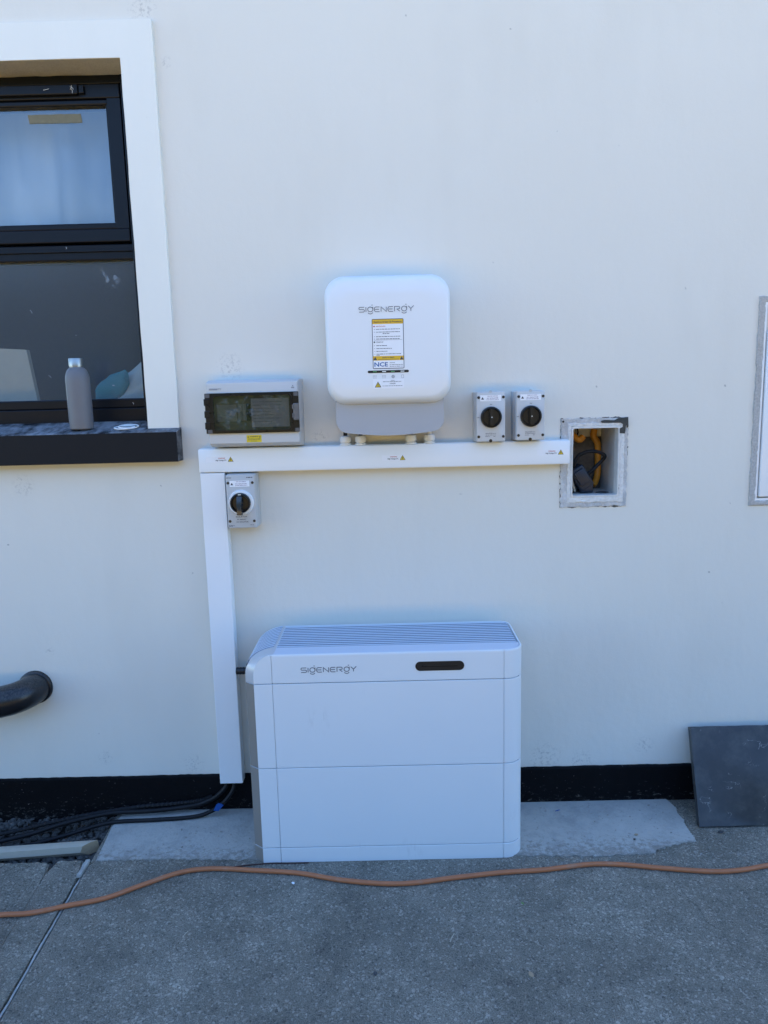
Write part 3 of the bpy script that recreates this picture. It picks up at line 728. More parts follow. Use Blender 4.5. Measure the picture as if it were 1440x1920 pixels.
# smooth silver skin over the recessed top and the rounded left shoulder, then the ribs
def prof(off, x_end=0.362, z_top=0.6305):
    p = [(x_end, z_top+off)]
    p.append((-0.3325, z_top+off))
    for k in range(1, 13):
        a = rad(90+90*k/12)
        p.append((-0.332+(0.0565+off)*math.cos(a)-0.0, 0.574+(0.0565+off)*math.sin(a)))
    return p
def sweep(bm, prf, y0, y1):
    A = [bm.verts.new((x, y0, z)) for x, z in prf]; C_ = [bm.verts.new((x, y1, z)) for x, z in prf]
    for i in range(len(prf)-1): bm.faces.new((A[i], A[i+1], C_[i+1], C_[i]))
    return A, C_
bm = B(); prism(bm, [(-0.3325, -0.2330), (-0.3325, -0.2880)]+[(XR-RC+(RC-0.007)*math.cos(rad(a)), YF+RC+(RC-0.007)*math.sin(rad(a))) for a in range(-90, 1, 9)]+[(XR-0.007, -0.2330)], 'z', 0.6150, 0.6372); new_obj('top_band', bm, 'bat_top', top)
bm = B(); box(bm, -0.3325, 0.3600, -0.2329, -0.0385, 0.6150, 0.6200); new_obj('top_tray', bm, 'bat_tray', top)
fin0 = None
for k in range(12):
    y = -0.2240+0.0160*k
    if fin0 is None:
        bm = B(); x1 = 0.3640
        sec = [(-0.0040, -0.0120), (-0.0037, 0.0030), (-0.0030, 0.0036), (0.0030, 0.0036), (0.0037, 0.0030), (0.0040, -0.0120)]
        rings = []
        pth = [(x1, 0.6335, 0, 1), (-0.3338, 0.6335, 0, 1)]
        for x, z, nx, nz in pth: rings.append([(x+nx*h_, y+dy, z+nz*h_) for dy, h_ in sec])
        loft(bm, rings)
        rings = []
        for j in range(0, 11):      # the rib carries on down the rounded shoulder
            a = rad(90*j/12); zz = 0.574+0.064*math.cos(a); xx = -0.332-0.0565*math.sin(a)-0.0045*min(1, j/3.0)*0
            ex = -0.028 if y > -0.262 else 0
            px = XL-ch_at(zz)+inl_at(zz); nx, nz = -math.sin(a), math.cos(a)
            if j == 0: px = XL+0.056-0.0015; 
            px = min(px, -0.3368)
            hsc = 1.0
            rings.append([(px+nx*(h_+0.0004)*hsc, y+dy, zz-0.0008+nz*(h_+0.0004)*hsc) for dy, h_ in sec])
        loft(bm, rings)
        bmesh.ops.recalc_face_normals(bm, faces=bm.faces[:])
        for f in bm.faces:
            if abs(f.normal.y) > 0.8: f.material_index = 1  # rib sides take the painted groove shade
        fin0 = new_obj('fin', bm, ['bat_top', 'bat_groove_shade'], top); fy = y
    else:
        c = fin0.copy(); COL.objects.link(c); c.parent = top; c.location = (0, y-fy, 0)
# logo strokes
def arc(cx, cz, rx, rz, a0, a1, n=10):
    return [(cx+rx*math.cos(rad(a0+(a1-a0)*k/n)), cz+rz*math.sin(rad(a0+(a1-a0)*k/n))) for k in range(n+1)]
def logo(x0, z0, width, y, parent, stroke):
    s_ = width/13.55; hh = s_*1.12
    bm = B(); x = 0
    def st(pts): ribbon(bm, [(x0+(x+a)*s_, z0+c*hh) for a, c in pts], stroke, y)
    def Sx(): st([(1.28, 1.0), (0.25, 1.0)]+arc(0.25, 0.76, 0.25, 0.24, 90, 270)[1:]+[(1.0, 0.52)]+arc(1.05, 0.26, 0.25, 0.26, 90, -90)[1:]+[(0.0, 0.0)])
    def Ix(): st([(0, 0), (0, 1.0)])
    def Gx():
        st(arc(0.68, 0.52, 0.62, 0.5, -90, 270, 28)); st([(1.30, 0.6), (1.30, 1.06)]); st([(0.98, 1.40), (1.26, 1.40)]); st(arc(0.68, 0.05, 0.62, 0.48, 205, 335))
    def Ex(): st([(1.25, 1.0), (0.35, 1.0)]+arc(0.4, 0.5, 0.4, 0.5, 100, 260, 14)+[(1.25, 0.0)]); st([(0.15, 0.5), (1.15, 0.5)])
    def Nx(): st([(0, 0), (0, 1.0), (1.25, 0.0), (1.25, 1.0)])
    def Rx(): st([(0, 0), (0, 1.0), (0.95, 1.0)]+arc(0.98, 0.74, 0.27, 0.26, 90, -90)[1:]+[(0.55, 0.46), (1.25, 0.0)])
    def Yx(): st([(0, 1.05), (0.62, 0.5), (1.3, 1.1)]); st([(0.62, 0.5), (0.62, 0.0)])
    for f, adv in ((Sx, 1.68), (Ix, 0.36), (Gx, 1.66), (Ex, 1.62), (Nx, 1.62), (Ex, 1.62), (Rx, 1.62), (Gx, 1.68), (Yx, 1.3)):
        f(); x += adv
    r = bmesh.ops.extrude_face_region(bm, geom=bm.faces[:]); bmesh.ops.translate(bm, verts=[v for v in r['geom'] if isinstance(v, bmesh.types.BMVert)], vec=(0, 0.0006, 0))
    return new_obj('logo', bm, 'logo', parent)
logo(-0.253, 0.5845, 0.160, YF-0.0005, top, 0.0024)
bm = B(); plate(bm, 0.068, 0.205, 0.5815, 0.6085, YF+0.002, YF-0.0012, 0.0134, 10)
slot = new_obj('display_slot', bm, 'black', top)
bm = B(); plate(bm, 0.086, 0.187, 0.5935, 0.5965, YF-0.0012, YF-0.0024, 0.0012, 4); new_obj('light_bar', bm, 'smoke', slot)
bm = B()      # ribbed gland between trunking and cabinet
tube(bm, [(-0.491+0.003*k, -0.046, 0.497) for k in range(27)], 0.011, 18, rf=lambda i: 0.0115 if i % 3 else 0.0105)
new_obj('cable_entry', bm, 'black', bat, smooth=20)

# ------------------------------------------------------------------ inverter
inv = thing('inverter', 'white rounded wall mounted solar inverter above the cable trunking', 'inverter', (0.0145, 0, 1.24))
bm = B(); cx, x0, x1, z0, z1 = 0.0145, -0.1630, 0.1905, 1.3235, 1.6790
rings = []
for y, ins in [(-0.018, 0.006), (-0.030, 0.0), (-0.118, 0.0)]+[(-0.118-0.044*math.sin(rad(a)), 0.034*(1-math.cos(rad(a)))**1.15) for a in range(9, 91, 9)]:
    tb = max(0, (-y-0.10)/0.065)
    rings.append([(x, y, z) for x, z in rrect(x0+ins*0.45, x1-ins*0.45, z0+ins*0.8, z1-ins*0.8, 0.056, 12)])
# front face slightly domed
fx = rings[-1]; mx_ = sum(p[0] for p in fx)/len(fx); mz_ = sum(p[2] for p in fx)/len(fx)
for s_ in (0.93, 0.8):
    rings.append([(mx_+(p[0]-mx_)*s_, -0.1652, mz_+(p[2]-mz_)*s_) for p in fx])
loft(bm, rings); cover = new_obj('front_cover', bm, 'inv', inv, smooth=35)
bm = B()
pts = [(-0.1415, 1.36), (-0.1410, 1.275)]+[(-0.105+0.036*math.cos(rad(a)), 1.276+0.034*math.sin(rad(a))) for a in range(190, 262, 10)]
pts += [(-0.105+0.24*k/14, 1.2415-0.0085*math.sin(math.pi*k/14)) for k in range(1, 14)]
pts += [(0.134+0.036*math.cos(rad(a)), 1.276+0.034*math.sin(rad(a))) for a in range(280, 352, 10)]+[(0.1700, 1.275), (0.1705, 1.36)]
prism(bm, pts, 'y', -0.01, -0.131)
es = [e for e in bm.edges if all(abs(v.co.y+0.131) < 1e-6 for v in e.verts)]
bmesh.ops.bevel(bm, geom=es, offset=0.0022, segments=2, affect='EDGES')
shroud = new_obj('lower_shroud', bm, 'inv_grey', inv, smooth=35)
YI = -0.1656
logo(-0.0650, 1.5765, 0.1560, YI-0.0005, cover, 0.0018)
# procedure label
bm = B(); plate(bm, -0.0305, 0.0575, 1.4210, 1.5570, YI+0.0006, YI-0.0002, 0.003)
lab = new_obj('procedure_label', bm, 'navy', cover)
bm = B(); plate(bm, -0.0288, 0.0558, 1.4228, 1.5430, YI-0.0002, YI-0.0005); new_obj('label_paper', bm, 'paper', lab)
bm = B(); plate(bm, -0.0288, 0.0558, 1.5430, 1.5553, YI-0.0002, YI-0.0005); new_obj('label_band', bm, 'yellow', lab)
bm = B(); plate(bm, -0.0288, 0.0558, 1.4440, 1.4560, YI-0.0005, YI-0.0008); new_obj('label_band', bm, 'yellow', lab)
yt = YI-0.0009
bm = B()
text(bm, 'Shutdown & Start Up Procedures', 0.0135, 1.5468, 0.0065, yt, 'CENTER', 0.012, 0.078)
text(bm, 'STARTUP', -0.0195, 1.4925, 0.0042, yt, bold=0.02, width=0.020)
text(bm, 'SAFETY FIRST', 0.0135, 1.4500, 0.0050, yt, 'CENTER', 0.015, 0.034)
tri(bm, -0.0235, 1.4452, 0.0105, yt); tri(bm, 0.0505, 1.4452, 0.0105, yt)
disc(bm, -0.0245, 1.4940, 0.0022, yt, yt-0.0001, 14)
ribbon(bm, [(-0.0155, 1.4468), (0.0425, 1.4466)], 0.0009, yt)
ribbon(bm, [(-0.0255, 1.4990), (0.0530, 1.5000)], 0.0005, yt)
def dashes(bm, x, z, x1, h_, y):
    while x < x1:
        L_ = random.uniform(0.003, 0.010); e = min(x+L_, x1)
        ribbon(bm, [(x, z), (e, z)], h_*random.uniform(0.8, 1.15), y); x = e+0.0011
for z, e in ((1.5290, 0.048), (1.5213, 0.047), (1.5170, 0.018), (1.5090, 0.048), (1.5025, 0.046), (1.4845, 0.010), (1.4765, 0.024), (1.4690, 0.011), (1.4615, 0.050), (1.4582, -0.011)):
    st_ = -0.001 if z == 1.5170 else -0.0195
    dashes(bm, st_, z, e, 0.0015, yt)
    if z not in (1.5170, 1.4582): ribbon(bm, [(-0.0248, z), (-0.0232, z)], 0.0016, yt)
for z, e in ((1.4370, 0.031), (1.4318, 0.054), (1.4272, 0.054)): dashes(bm, 0.0165, z, e, 0.0012, yt)
new_obj('label_print', bm, 'print', lab)
bm = B(); disc(bm, -0.0245, 1.5370, 0.0020, yt, yt-0.0001, 14); text(bm, 'SHUTDOWN', -0.0195, 1.5355, 0.0042, yt, bold=0.015, width=0.026); new_obj('label_red_print', bm, 'red', lab)
bm = B(); text(bm, 'NCE', -0.0262, 1.4275, 0.0165, yt, bold=0.022, width=0.038); new_obj('label_logo', bm, 'blueprint', lab)
# status light bar and symbols
bm = B(); plate(bm, -0.0455, 0.0700, 1.4098, 1.4168, YI+0.0006, YI-0.0004, 0.0034); lb = new_obj('status_bar', bm, 'black', cover)
for x, m_ in ((-0.0255, 'led_green'), (0.0005, 'led_white'), (0.0250, 'led_green'), (0.0520, 'led_white')):
    bm = B(); plate(bm, x-0.0055, x+0.0055, 1.4121, 1.4146, YI-0.0004, YI-0.0007, 0.0012, 4); new_obj('status_light', bm, m_, lb)
bm = B()
for x in (-0.0262, 0.0): 
    for dx in (-0.0038, 0.0, 0.0038):
        for dz in (-0.003, 0.0005, 0.0035): ribbon(bm, [(x+dx-0.0012, 1.3990+dz), (x+dx+0.0012, 1.3990+dz)], 0.0010, YI-0.0004)
ribbon(bm, arc(0.0255, 1.3990, 0.0036, 0.0038, 0, 360, 16), 0.0014, YI-0.0004); ribbon(bm, [(0.0230, 1.3990), (0.0280, 1.3990)], 0.0009, YI-0.0004); ribbon(bm, [(0.0255, 1.3955), (0.0255, 1.4025)], 0.0009, YI-0.0004)
ribbon(bm, [(0.0490, 1.3950), (0.0490, 1.4030), (0.0550, 1.4030), (0.0550, 1.3950), (0.0490, 1.3950)], 0.0007, YI-0.0004)
new_obj('symbols', bm, 'print_grey', cover)
bm = B(); plate(bm, -0.0310, 0.0555, 1.3665, 1.3925, YI+0.0006, YI-0.0003, 0.001, 3); wl = new_obj('warning_sticker', bm, 'paper', cover)
bm = B(); tri(bm, -0.0175, 1.3700, 0.0185, YI-0.0006); 
new_obj('warning_border', bm, 'navy', wl)
bm = B(); tri(bm, -0.0175, 1.3716, 0.0130, YI-0.0009); new_obj('warning_triangle', bm, 'yellow2', wl)
bm = B(); ribbon(bm, [(-0.0165, 1.3800), (-0.0185, 1.3765), (-0.0168, 1.3762), (-0.0178, 1.3728)], 0.0013, YI-0.0012)
text(bm, 'Caution', 0.024, 1.3875, 0.0034, YI-0.0009, 'CENTER', 0.01); dashes(bm, -0.0035, 1.3852, 0.048, 0.0011, YI-0.0009)
text(bm, 'DANGER', 0.024, 1.3785, 0.0040, YI-0.0009, 'CENTER', 0.02); dashes(bm, -0.0055, 1.3735, 0.051, 0.0011, YI-0.0009)
new_obj('warning_print', bm, 'print', wl)

# ------------------------------------------------------------------ trunking
ht = thing('cable_trunking', 'long horizontal white plastic cable trunking under the inverter', 'cable trunking', (0, 0, 1.13))
bm = B(); box(bm, -0.5665, 0.5545, -0.050, -0.001, 1.1305, 1.2005, 0.002, 2); new_obj('lid', bm, 'pvc', ht, smooth=30)
bm = B(); box(bm, -0.5640, 0.5525, -0.0425, -0.0005, 1.1288, 1.2022, 0.0); new_obj('base', bm, 'pvc', ht)
def hv_sticker(xl, xr, zl, zr, xt, parent):
    y = -0.0503
    bm = B(); v = [bm.verts.new(p) for p in ((xl, y, zl-0.0085), (xr, y, zr-0.0085), (xr, y, zr+0.0085), (xl, y, zl+0.0085))]; bm.faces.new(v)
    r = bmesh.ops.extrude_face_region(bm, geom=bm.faces[:]); bmesh.ops.translate(bm, verts=[q for q in r['geom'] if isinstance(q, bmesh.types.BMVert)], vec=(0, 0.0004, 0))
    st_ = new_obj('high_voltage_sticker', bm, 'paper', parent)
    zc = (zl+zr)/2
    bm = B(); text(bm, 'High Voltage DC', xt-0.0125, zc-0.0045, 0.0058, y-0.0003, 'RIGHT', 0.018, 0.033); new_obj('sticker_print', bm, 'print', st_)
    bm = B(); text(bm, 'WARNING', xt-0.0165, zc+0.0018, 0.0050, y-0.0003, 'RIGHT', 0.015, 0.021); new_obj('sticker_red_print', bm, 'red', st_)
    bm = B(); tri(bm, xt, zc-0.0072, 0.0175, y-0.0003); new_obj('sticker_border', bm, 'navy', st_)
    bm = B(); tri(bm, xt, zc-0.0061, 0.0135, y-0.0006); new_obj('sticker_triangle', bm, 'yellow2', st_)
    bm = B(); ribbon(bm, [(xt+0.0008, zc+0.0024), (xt-0.0009, zc-0.0012), (xt+0.0006, zc-0.0012), (xt-0.0003, zc-0.0046)], 0.0013, y-0.0008); new_obj('sticker_bolt', bm, 'print', st_)
hv_sticker(-0.5450, -0.460, 1.1690, 1.1690, -0.4695, ht)
hv_sticker(-0.012, 0.058, 1.1610, 1.1612, 0.0500, ht)
hv_sticker(0.4550, 0.5500, 1.1655, 1.1670, 0.5270, ht)
def gland(x, cable_mat, ztop):
    bm = B(); y = -0.030
    lathe(bm, x, y, [(0.0172, 1.2010), (0.0176, 1.2015), (0.0176, 1.2055), (0.0165, 1.2065), (0.0135, 1.2070)], 24)
    hexr = [[(x+r_*math.cos(rad(60*k+15)), y+r_*math.sin(rad(60*k+15)), z) for k in range(6)] for r_, z in ((0.0130, 1.2070), (0.0140, 1.2072), (0.0140, 1.2100), (0.0130, 1.2104))]
    loft(bm, hexr)
    lathe(bm, x, y, [(0.0130, 1.2104), (0.0165, 1.2112), (0.0167, 1.2130), (0.0162, 1.2220), (0.0145, 1.2270), (0.0110, 1.2292), (0.0075, 1.2300)], 16)
    g_ = new_obj('cable_gland', bm, 'gland', ht, smooth=35)
    bm = B(); lathe(bm, x, y, [(0.0062, 1.2284), (0.0062, ztop)], 14); new_obj('cable', bm, cable_mat, g_, smooth=40)
for x, m_, zt in ((-0.1215, 'cable', 1.262), (-0.0755, 'cable', 1.246), (0.0770, 'cable', 1.246), (0.1340, 'gland', 1.262)): gland(x, m_, zt)
vt = thing('cable_trunking', 'vertical white plastic cable trunking dropping towards the ground beside the battery', 'cable trunking', (-0.53, 0, 0.116))
bm = B()
box(bm, -0.5645, -0.4910, -0.0500, -0.0470, 0.1155, 1.1280, 0.0012, 1); box(bm, -0.5645, -0.5615, -0.0470, -0.012, 0.1155, 1.1280); box(bm, -0.4940, -0.4910, -0.0470, -0.012, 0.1155, 1.1280)
new_obj('lid', bm, 'pvc', vt)
bm = B(); box(bm, -0.5605, -0.5585, -0.0465, -0.0005, 0.1255, 1.1275); box(bm, -0.4970, -0.4950, -0.0465, -0.0005, 0.1255, 1.1275); box(bm, -0.5585, -0.4970, -0.0035, -0.0005, 0.1255, 1.1275)
box(bm, -0.4948, -0.4935, -0.0110, -0.0005, 0.126, 1.1275)
new_obj('base', bm, 'pvc', vt)

# ------------------------------------------------------------------ consumer unit
cu = thing('consumer_unit', 'grey electrical distribution box with smoked clear door above the trunking', 'electrical box', (-0.386, 0, 1.205))
bm = B(); x0, x1, z0, z1 = -0.5235, -0.2480, 1.2055, 1.4050
rings = []
for y, ins in ((-0.0005, 0.0), (-0.040, 0.0), (-0.042, 0.003), (-0.044, 0.003), (-0.046, 0.001), (-0.060, 0.0015), (-0.0965, 0.0105), (-0.0985, 0.0115), (-0.099, 0.0130)):
    rings.append([(x, y, z) for x, z in rrect(x0+ins*0.45, x1-ins*0.45, z0+ins*1.2, z1-ins*0.9, 0.004, 3)])
loft(bm, rings); cub = new_obj('enclosure', bm, 'abs', cu, smooth=30)
dx0, dx1, dz0, dz1 = -0.5230, -0.2500, 1.2490, 1.3655
bm = B()      # smoked door: outer frame with window opening
def frame_ring(bm, xo0, xo1, zo0, zo1, ro, xi0, xi1, zi0, zi1, ri, y0, y1, n=6):
    O, I = rrect(xo0, xo1, zo0, zo1, ro, n), rrect(xi0, xi1, zi0, zi1, ri, n); N_ = len(O)
    vo0 = [bm.verts.new((x, y0, z)) for x, z in O]; vo1 = [bm.verts.new((x, y1, z)) for x, z in O]
    vi0 = [bm.verts.new((x, y0, z)) for x, z in I]; vi1 = [bm.verts.new((x, y1, z)) for x, z in I]
    for i in range(N_):
        j = (i+1) % N_
        bm.faces.new((vo1[i], vo1[j], vi1[j], vi1[i])); bm.faces.new((vo0[i], vo0[j], vo1[j], vo1[i]))
        bm.faces.new((vi1[i], vi1[j], vi0[j], vi0[i])); bm.faces.new((vi0[i], vi0[j], vo0[j], vo0[i]))
wx0, wx1, wz0, wz1 = -0.4990, -0.2740, 1.2570, 1.3580
frame_ring(bm, dx0, dx1, dz0, dz1, 0.002, wx0, wx1, wz0, wz1, 0.010, -0.0985, -0.1060)
door = new_obj('door', bm, 'smoke', cu, smooth=30)
bm = B(); frame_ring(bm, wx0-0.004, wx1+0.004, wz0-0.003, wz1+0.003, 0.011, wx0+0.001, wx1-0.001, wz0+0.001, wz1-0.001, 0.009, -0.1060, -0.1095); new_obj('door_rim', bm, 'smoke', door, smooth=30)
bm = B(); v = [bm.verts.new((x, -0.1080, z)) for x, z in rrect(wx0, wx1, wz0, wz1, 0.010, 6)]; bm.faces.new(v); new_obj('door_pane', bm, 'smokeglass', door)
bm = B()
bm.free()
for z in (1.262, 1.295, 1.330):
    bm = B(); box(bm, -0.5262, -0.5095, -0.1080, -0.098, z, z+0.020, 0.002); new_obj('hinge', bm, 'smoke', door)
bm = B(); box(bm, -0.2665, -0.2490, -0.1125, -0.1060, 1.283, 1.332, 0.003); box(bm, -0.2690, -0.2650, -0.1140, -0.1060, 1.290, 1.303, 0.001); box(bm, -0.2690, -0.2650, -0.1140, -0.1060, 1.315, 1.328, 0.001)
new_obj('latch', bm, simple('latch_grey', (0.13, 0.13, 0.135), 0.35), door)
cg = simple('door_corner_grey', (0.10, 0.10, 0.105), 0.4)
for x, z in ((-0.5150, 1.3590), (-0.2575, 1.3590), (-0.5120, 1.2555), (-0.2565, 1.2555)):
    bm = B(); plate(bm, x-0.0065, x+0.0065, z-0.0060, z+0.0050, -0.1060, -0.1070, 0.001, 2); new_obj('door_corner', bm, cg, door)
# inside: inner panel, breakers, circuit card (seen through the smoked pane)
bm = B(); plate(bm, wx0-0.002, wx1+0.002, wz0-0.002, wz1+0.002, -0.0984, -0.0992); inp = new_obj('inner_panel', bm, simple('inner_beige_panel', (0.30, 0.27, 0.22), 0.6), cu)
bm = B(); plate(bm, -0.4900, -0.4330, 1.2830, 1.3320, -0.0992, -0.1000); new_obj('blank_cover', bm, 'breaker', inp)
for k in range(3):
    bm = B(); x = -0.4290+0.0125*k; box(bm, x, x+0.0118, -0.1030, -0.0992, 1.2850, 1.3330, 0.0008); box(bm, x+0.003, x+0.0088, -0.1062, -0.1030, 1.3000, 1.3140, 0.001)
    new_obj('breaker', bm, 'black' if k == 2 else 'breaker', inp)
bm = B(); plate(bm, -0.3900, -0.2790, 1.2650, 1.3480, -0.0992, -0.1008); card = new_obj('circuit_card', bm, 'paper', inp)
bm = B()
for k in range(7):
    dashes(bm, -0.385, 1.338-0.0095*k, -0.385+random.uniform(0.05, 0.095), 0.0010, -0.1010)
new_obj('card_print', bm, 'print_grey', card)
bm = B()
for k in range(11): ribbon(bm, [(-0.5095+0.0023*k, 1.3745), (-0.5085+0.0023*k, 1.3795)], 0.0015, -0.0996)
text(bm, 'TY', -0.4835, 1.3745, 0.0072, -0.0996, bold=0.02); new_obj('maker_mark', bm, 'print_grey', cub)
bm = B(); text(bm, 'IP65', -0.2660, 1.3755, 0.0050, -0.0996, 'CENTER', 0.02); tri(bm, -0.2660, 1.3815, 0.0035, -0.0996); new_obj('rating_mark', bm, 'print', cub)
bm = B(); plate(bm, -0.4080, -0.3640, 1.2215, 1.2420, -0.0985, -0.0996, 0.001, 2); ys_ = new_obj('warning_sticker', bm, 'yellow2', cub)
bm = B(); text(bm, 'WARNING', -0.386, 1.2360, 0.0048, -0.0998, 'CENTER', 0.02, 0.024); tri(bm, -0.4030, 1.2350, 0.0050, -0.0998); tri(bm, -0.3690, 1.2350, 0.0050, -0.0998)
for z in (1.2315, 1.2285): dashes(bm, -0.4040, z, -0.3680, 0.0011, -0.0998)
dashes(bm, -0.3950, 1.2245, -0.3770, 0.0011, -0.0998); new_obj('sticker_print', bm, 'print', ys_)

# ------------------------------------------------------------------ rotary isolators
def isolator(label, x0, x1, z0, z1, depth, kz, kr, style, group):
    cx = (x0+x1)/2
    t = thing('rotary_isolator', label, 'isolator switch', (cx, 0, z0), group)
    bm = B(); rings = []
    for y, ins in ((-0.0005, 0.0005), (-depth*0.48, 0.0), (-depth*0.49, 0.0015), (-depth*0.52, 0.0015), (-depth*0.53, 0.0005), (-depth+0.004, 0.0015), (-depth+0.001, 0.0025), (-depth, 0.0045)):
        rings.append([(x, y, z) for x, z in rrect(x0+ins, x1-ins, z0+ins, z1-ins, 0.004, 4)])
    loft(bm, rings); body = new_obj('enclosure', bm, 'abs' if style else 'abs2', t, smooth=30)
    sx, sz0, sz1 = (0.0075, 0.0165, 0.0255) if style else (0.0085, 0.0230, 0.0260)
    for x in (x0+sx, x1-sx):
        for z in (z0+sz0, z1-sz1 + (0.008 if style else 0)):
            bm = B(); disc(bm, x, z, 0.0042, -depth+0.0005, -depth-0.0008, 16); new_obj('screw', bm, 'black', body)
    f = -depth
    if style == 0:
        bm = B(); disc(bm, cx, kz, kr*1.28, f+0.001, f-0.009, 40, r1=kr*1.16); new_obj('dial_ring', bm, 'pvc', body, smooth=30); f -= 0.009
    bm = B(); n = 40
    rings = [[(cx+r_*math.cos(2*math.pi*k/n), y, kz+r_*math.sin(2*math.pi*k/n)) for k in range(n)] for r_, y in ((kr, f+0.002), (kr, f-0.008), (kr*0.97, f-0.0105), (kr*0.86, f-0.0115), (kr*0.80, f-0.0085), (kr*0.77, f-0.005))]
    loft(bm, rings); kn = new_obj('knob', bm, 'knob', t, smooth=35)
    bm = B()
    if style:
        a = 0.18; w_ = kr*0.20
        prism(bm, [(cx-w_*0.9, kz-kr*0.80), (cx+w_*1.1, kz-kr*0.80), (cx+w_, kz+kr*0.82), (cx-w_, kz+kr*0.82)], 'y', f-0.004, f-0.019)
        es = [e for e in bm.edges if all(v.co.y < f-0.018 for v in e.verts)]; bmesh.ops.bevel(bm, geom=es, offset=0.002, segments=2, affect='EDGES')
        new_obj('grip', bm, 'knob', kn, smooth=30)
        bm = B(); disc(bm, cx, kz, 0.0016, f-0.0185, f-0.0195, 12); new_obj('centre_pin', bm, 'gland', kn)
    else:
        prf = [(kz+kr*0.72, f-0.020), (kz-kr*0.30, f-0.030), (kz-kr*1.10, f-0.028), (kz-kr*1.12, f-0.010), (kz+kr*0.74, f-0.004)]
        W_ = [kr*0.26, kr*0.20, kr*0.24, kr*0.26, kr*0.28]
        A = [bm.verts.new((cx-w_, y, z)) for (z, y), w_ in zip(prf, W_)]; C_ = [bm.verts.new((cx+w_, y, z)) for (z, y), w_ in zip(prf, W_)]
        bm.faces.new(A); bm.faces.new(C_[::-1])
        for i in range(5): bm.faces.new((A[i], A[(i+1) % 5], C_[(i+1) % 5], C_[i]))
        bmesh.ops.bevel(bm, geom=bm.edges[:], offset=0.001, segments=2, affect='EDGES')
        new_obj('grip', bm, simple('glossy_grip', (0.03, 0.035, 0.04), 0.18), kn, smooth=30)
        bm = B(); plate(bm, cx-0.0045, cx+0.0045, kz+kr*0.80, kz+kr*0.92, f-0.0110, f-0.0122, 0.001, 3); new_obj('pointer_mark', bm, 'cream', kn)
    # sticker
    sl, sr, sb, st_ = (x0+0.0125, x1-0.0135, z1-0.0285, z1-0.0110) if style else (x0+0.0135, x1-0.0175, z1-0.0375, z1-0.0195)
    y = -depth
    bm = B(); plate(bm, sl, sr, sb, st_, y+0.0005, y-0.0004); sk = new_obj('warning_sticker', bm, 'paper', body)
    bm = B(); tri(bm, sl+0.0065, sb+0.0048, 0.0085, y-0.0006); new_obj('sticker_triangle', bm, 'print', sk)
    bm = B(); mx2 = (sl+sr)/2+0.005
    dashes(bm, mx2-0.015, st_-0.0030, mx2+0.015, 0.0012, y-0.0006); text(bm, 'DC ISOLATOR' if not style else 'AC ISOLATOR', mx2, sb+0.0070, 0.0044, y-0.0006, 'CENTER', 0.015, 0.034)
    dashes(bm, mx2-0.018, sb+0.0038, mx2+0.018, 0.0011, y-0.0006); new_obj('sticker_print', bm, simple('purple_print', (0.12, 0.05, 0.16), 0.5), sk)
    bm = B()
    if style:
        text(bm, 'ON', cx, kz+kr+0.0045, 0.0042, y-0.0004, 'CENTER', 0.02); text(bm, 'OFF', cx-kr-0.0065, kz-0.002, 0.0042, y-0.0004, 'CENTER', 0.02)
        text(bm, 'ISOLATOR', cx-0.016, z0+0.0245, 0.0042, y-0.0004, bold=0.02); dashes(bm, cx+0.004, z0+0.0258, cx+0.015, 0.0011, y-0.0004)
        dashes(bm, cx-0.016, z0+0.0212, cx+0.014, 0.0011, y-0.0004); dashes(bm, cx-0.017, z0+0.0170, cx-0.004, 0.0011, y-0.0004); dashes(bm, cx+0.007, z0+0.0172, cx+0.013, 0.0013, y-0.0004)
    else:
        text(bm, 'ISOLATOR', cx-0.001, z0+0.0345, 0.0060, y-0.0004, 'CENTER', 0.01, 0.034); text(bm, 'PV ARRAY', cx-0.001, z0+0.0268, 0.0046, y-0.0004, 'CENTER', 0.02, 0.028)
        text(bm, 'DC ISOLATOR', cx+0.001, z0+0.0190, 0.0048, y-0.0004, 'CENTER', 0.02, 0.036); dashes(bm, x0+0.004, z1-0.0105, x0+0.018, 0.0024, y-0.0004); dashes(bm, x1-0.026, z1-0.0100, x1-0.007, 0.0024, y-0.0004)
        dashes(bm, x0+0.004, z0+0.0105, x0+0.022, 0.0014, y-0.0004); dashes(bm, x0+0.004, z0+0.0070, x0+0.016, 0.0014, y-0.0004); dashes(bm, x1-0.021, z0+0.0110, x1-0.010, 0.0014, y-0.0004)
    new_obj('print', bm, 'print', body)['kind'] = 'stuff'
    if style:
        bm = B(); disc(bm, cx-0.001, z0+0.0045, 0.0048, y+0.004, y-0.0006, 16); new_obj('drain_plug', bm, 'black', body)
        bm = B(); disc(bm, cx-0.001, z1-0.0012, 0.0042, y+0.006, y-0.0004, 16); new_obj('locating_lug', bm, 'abs2', body)
    return t
isolator('grey isolator with black rotary knob, left of the pair on the trunking', 0.2675, 0.3548, 1.2035, 1.3520, 0.090, 1.2770, 0.0310, 1, 'isolators above the right end of the trunking')
isolator('grey isolator with black rotary knob, nearer the open wall recess', 0.3845, 0.4710, 1.2050, 1.3520, 0.090, 1.2772, 0.0312, 1, 'isolators above the right end of the trunking')
isolator('grey isolator with lever handle and pale dial ring under the horizontal trunking', -0.4848, -0.3945, 0.9600, 1.1255, 0.075, 1.0400, 0.0305, 0, None)

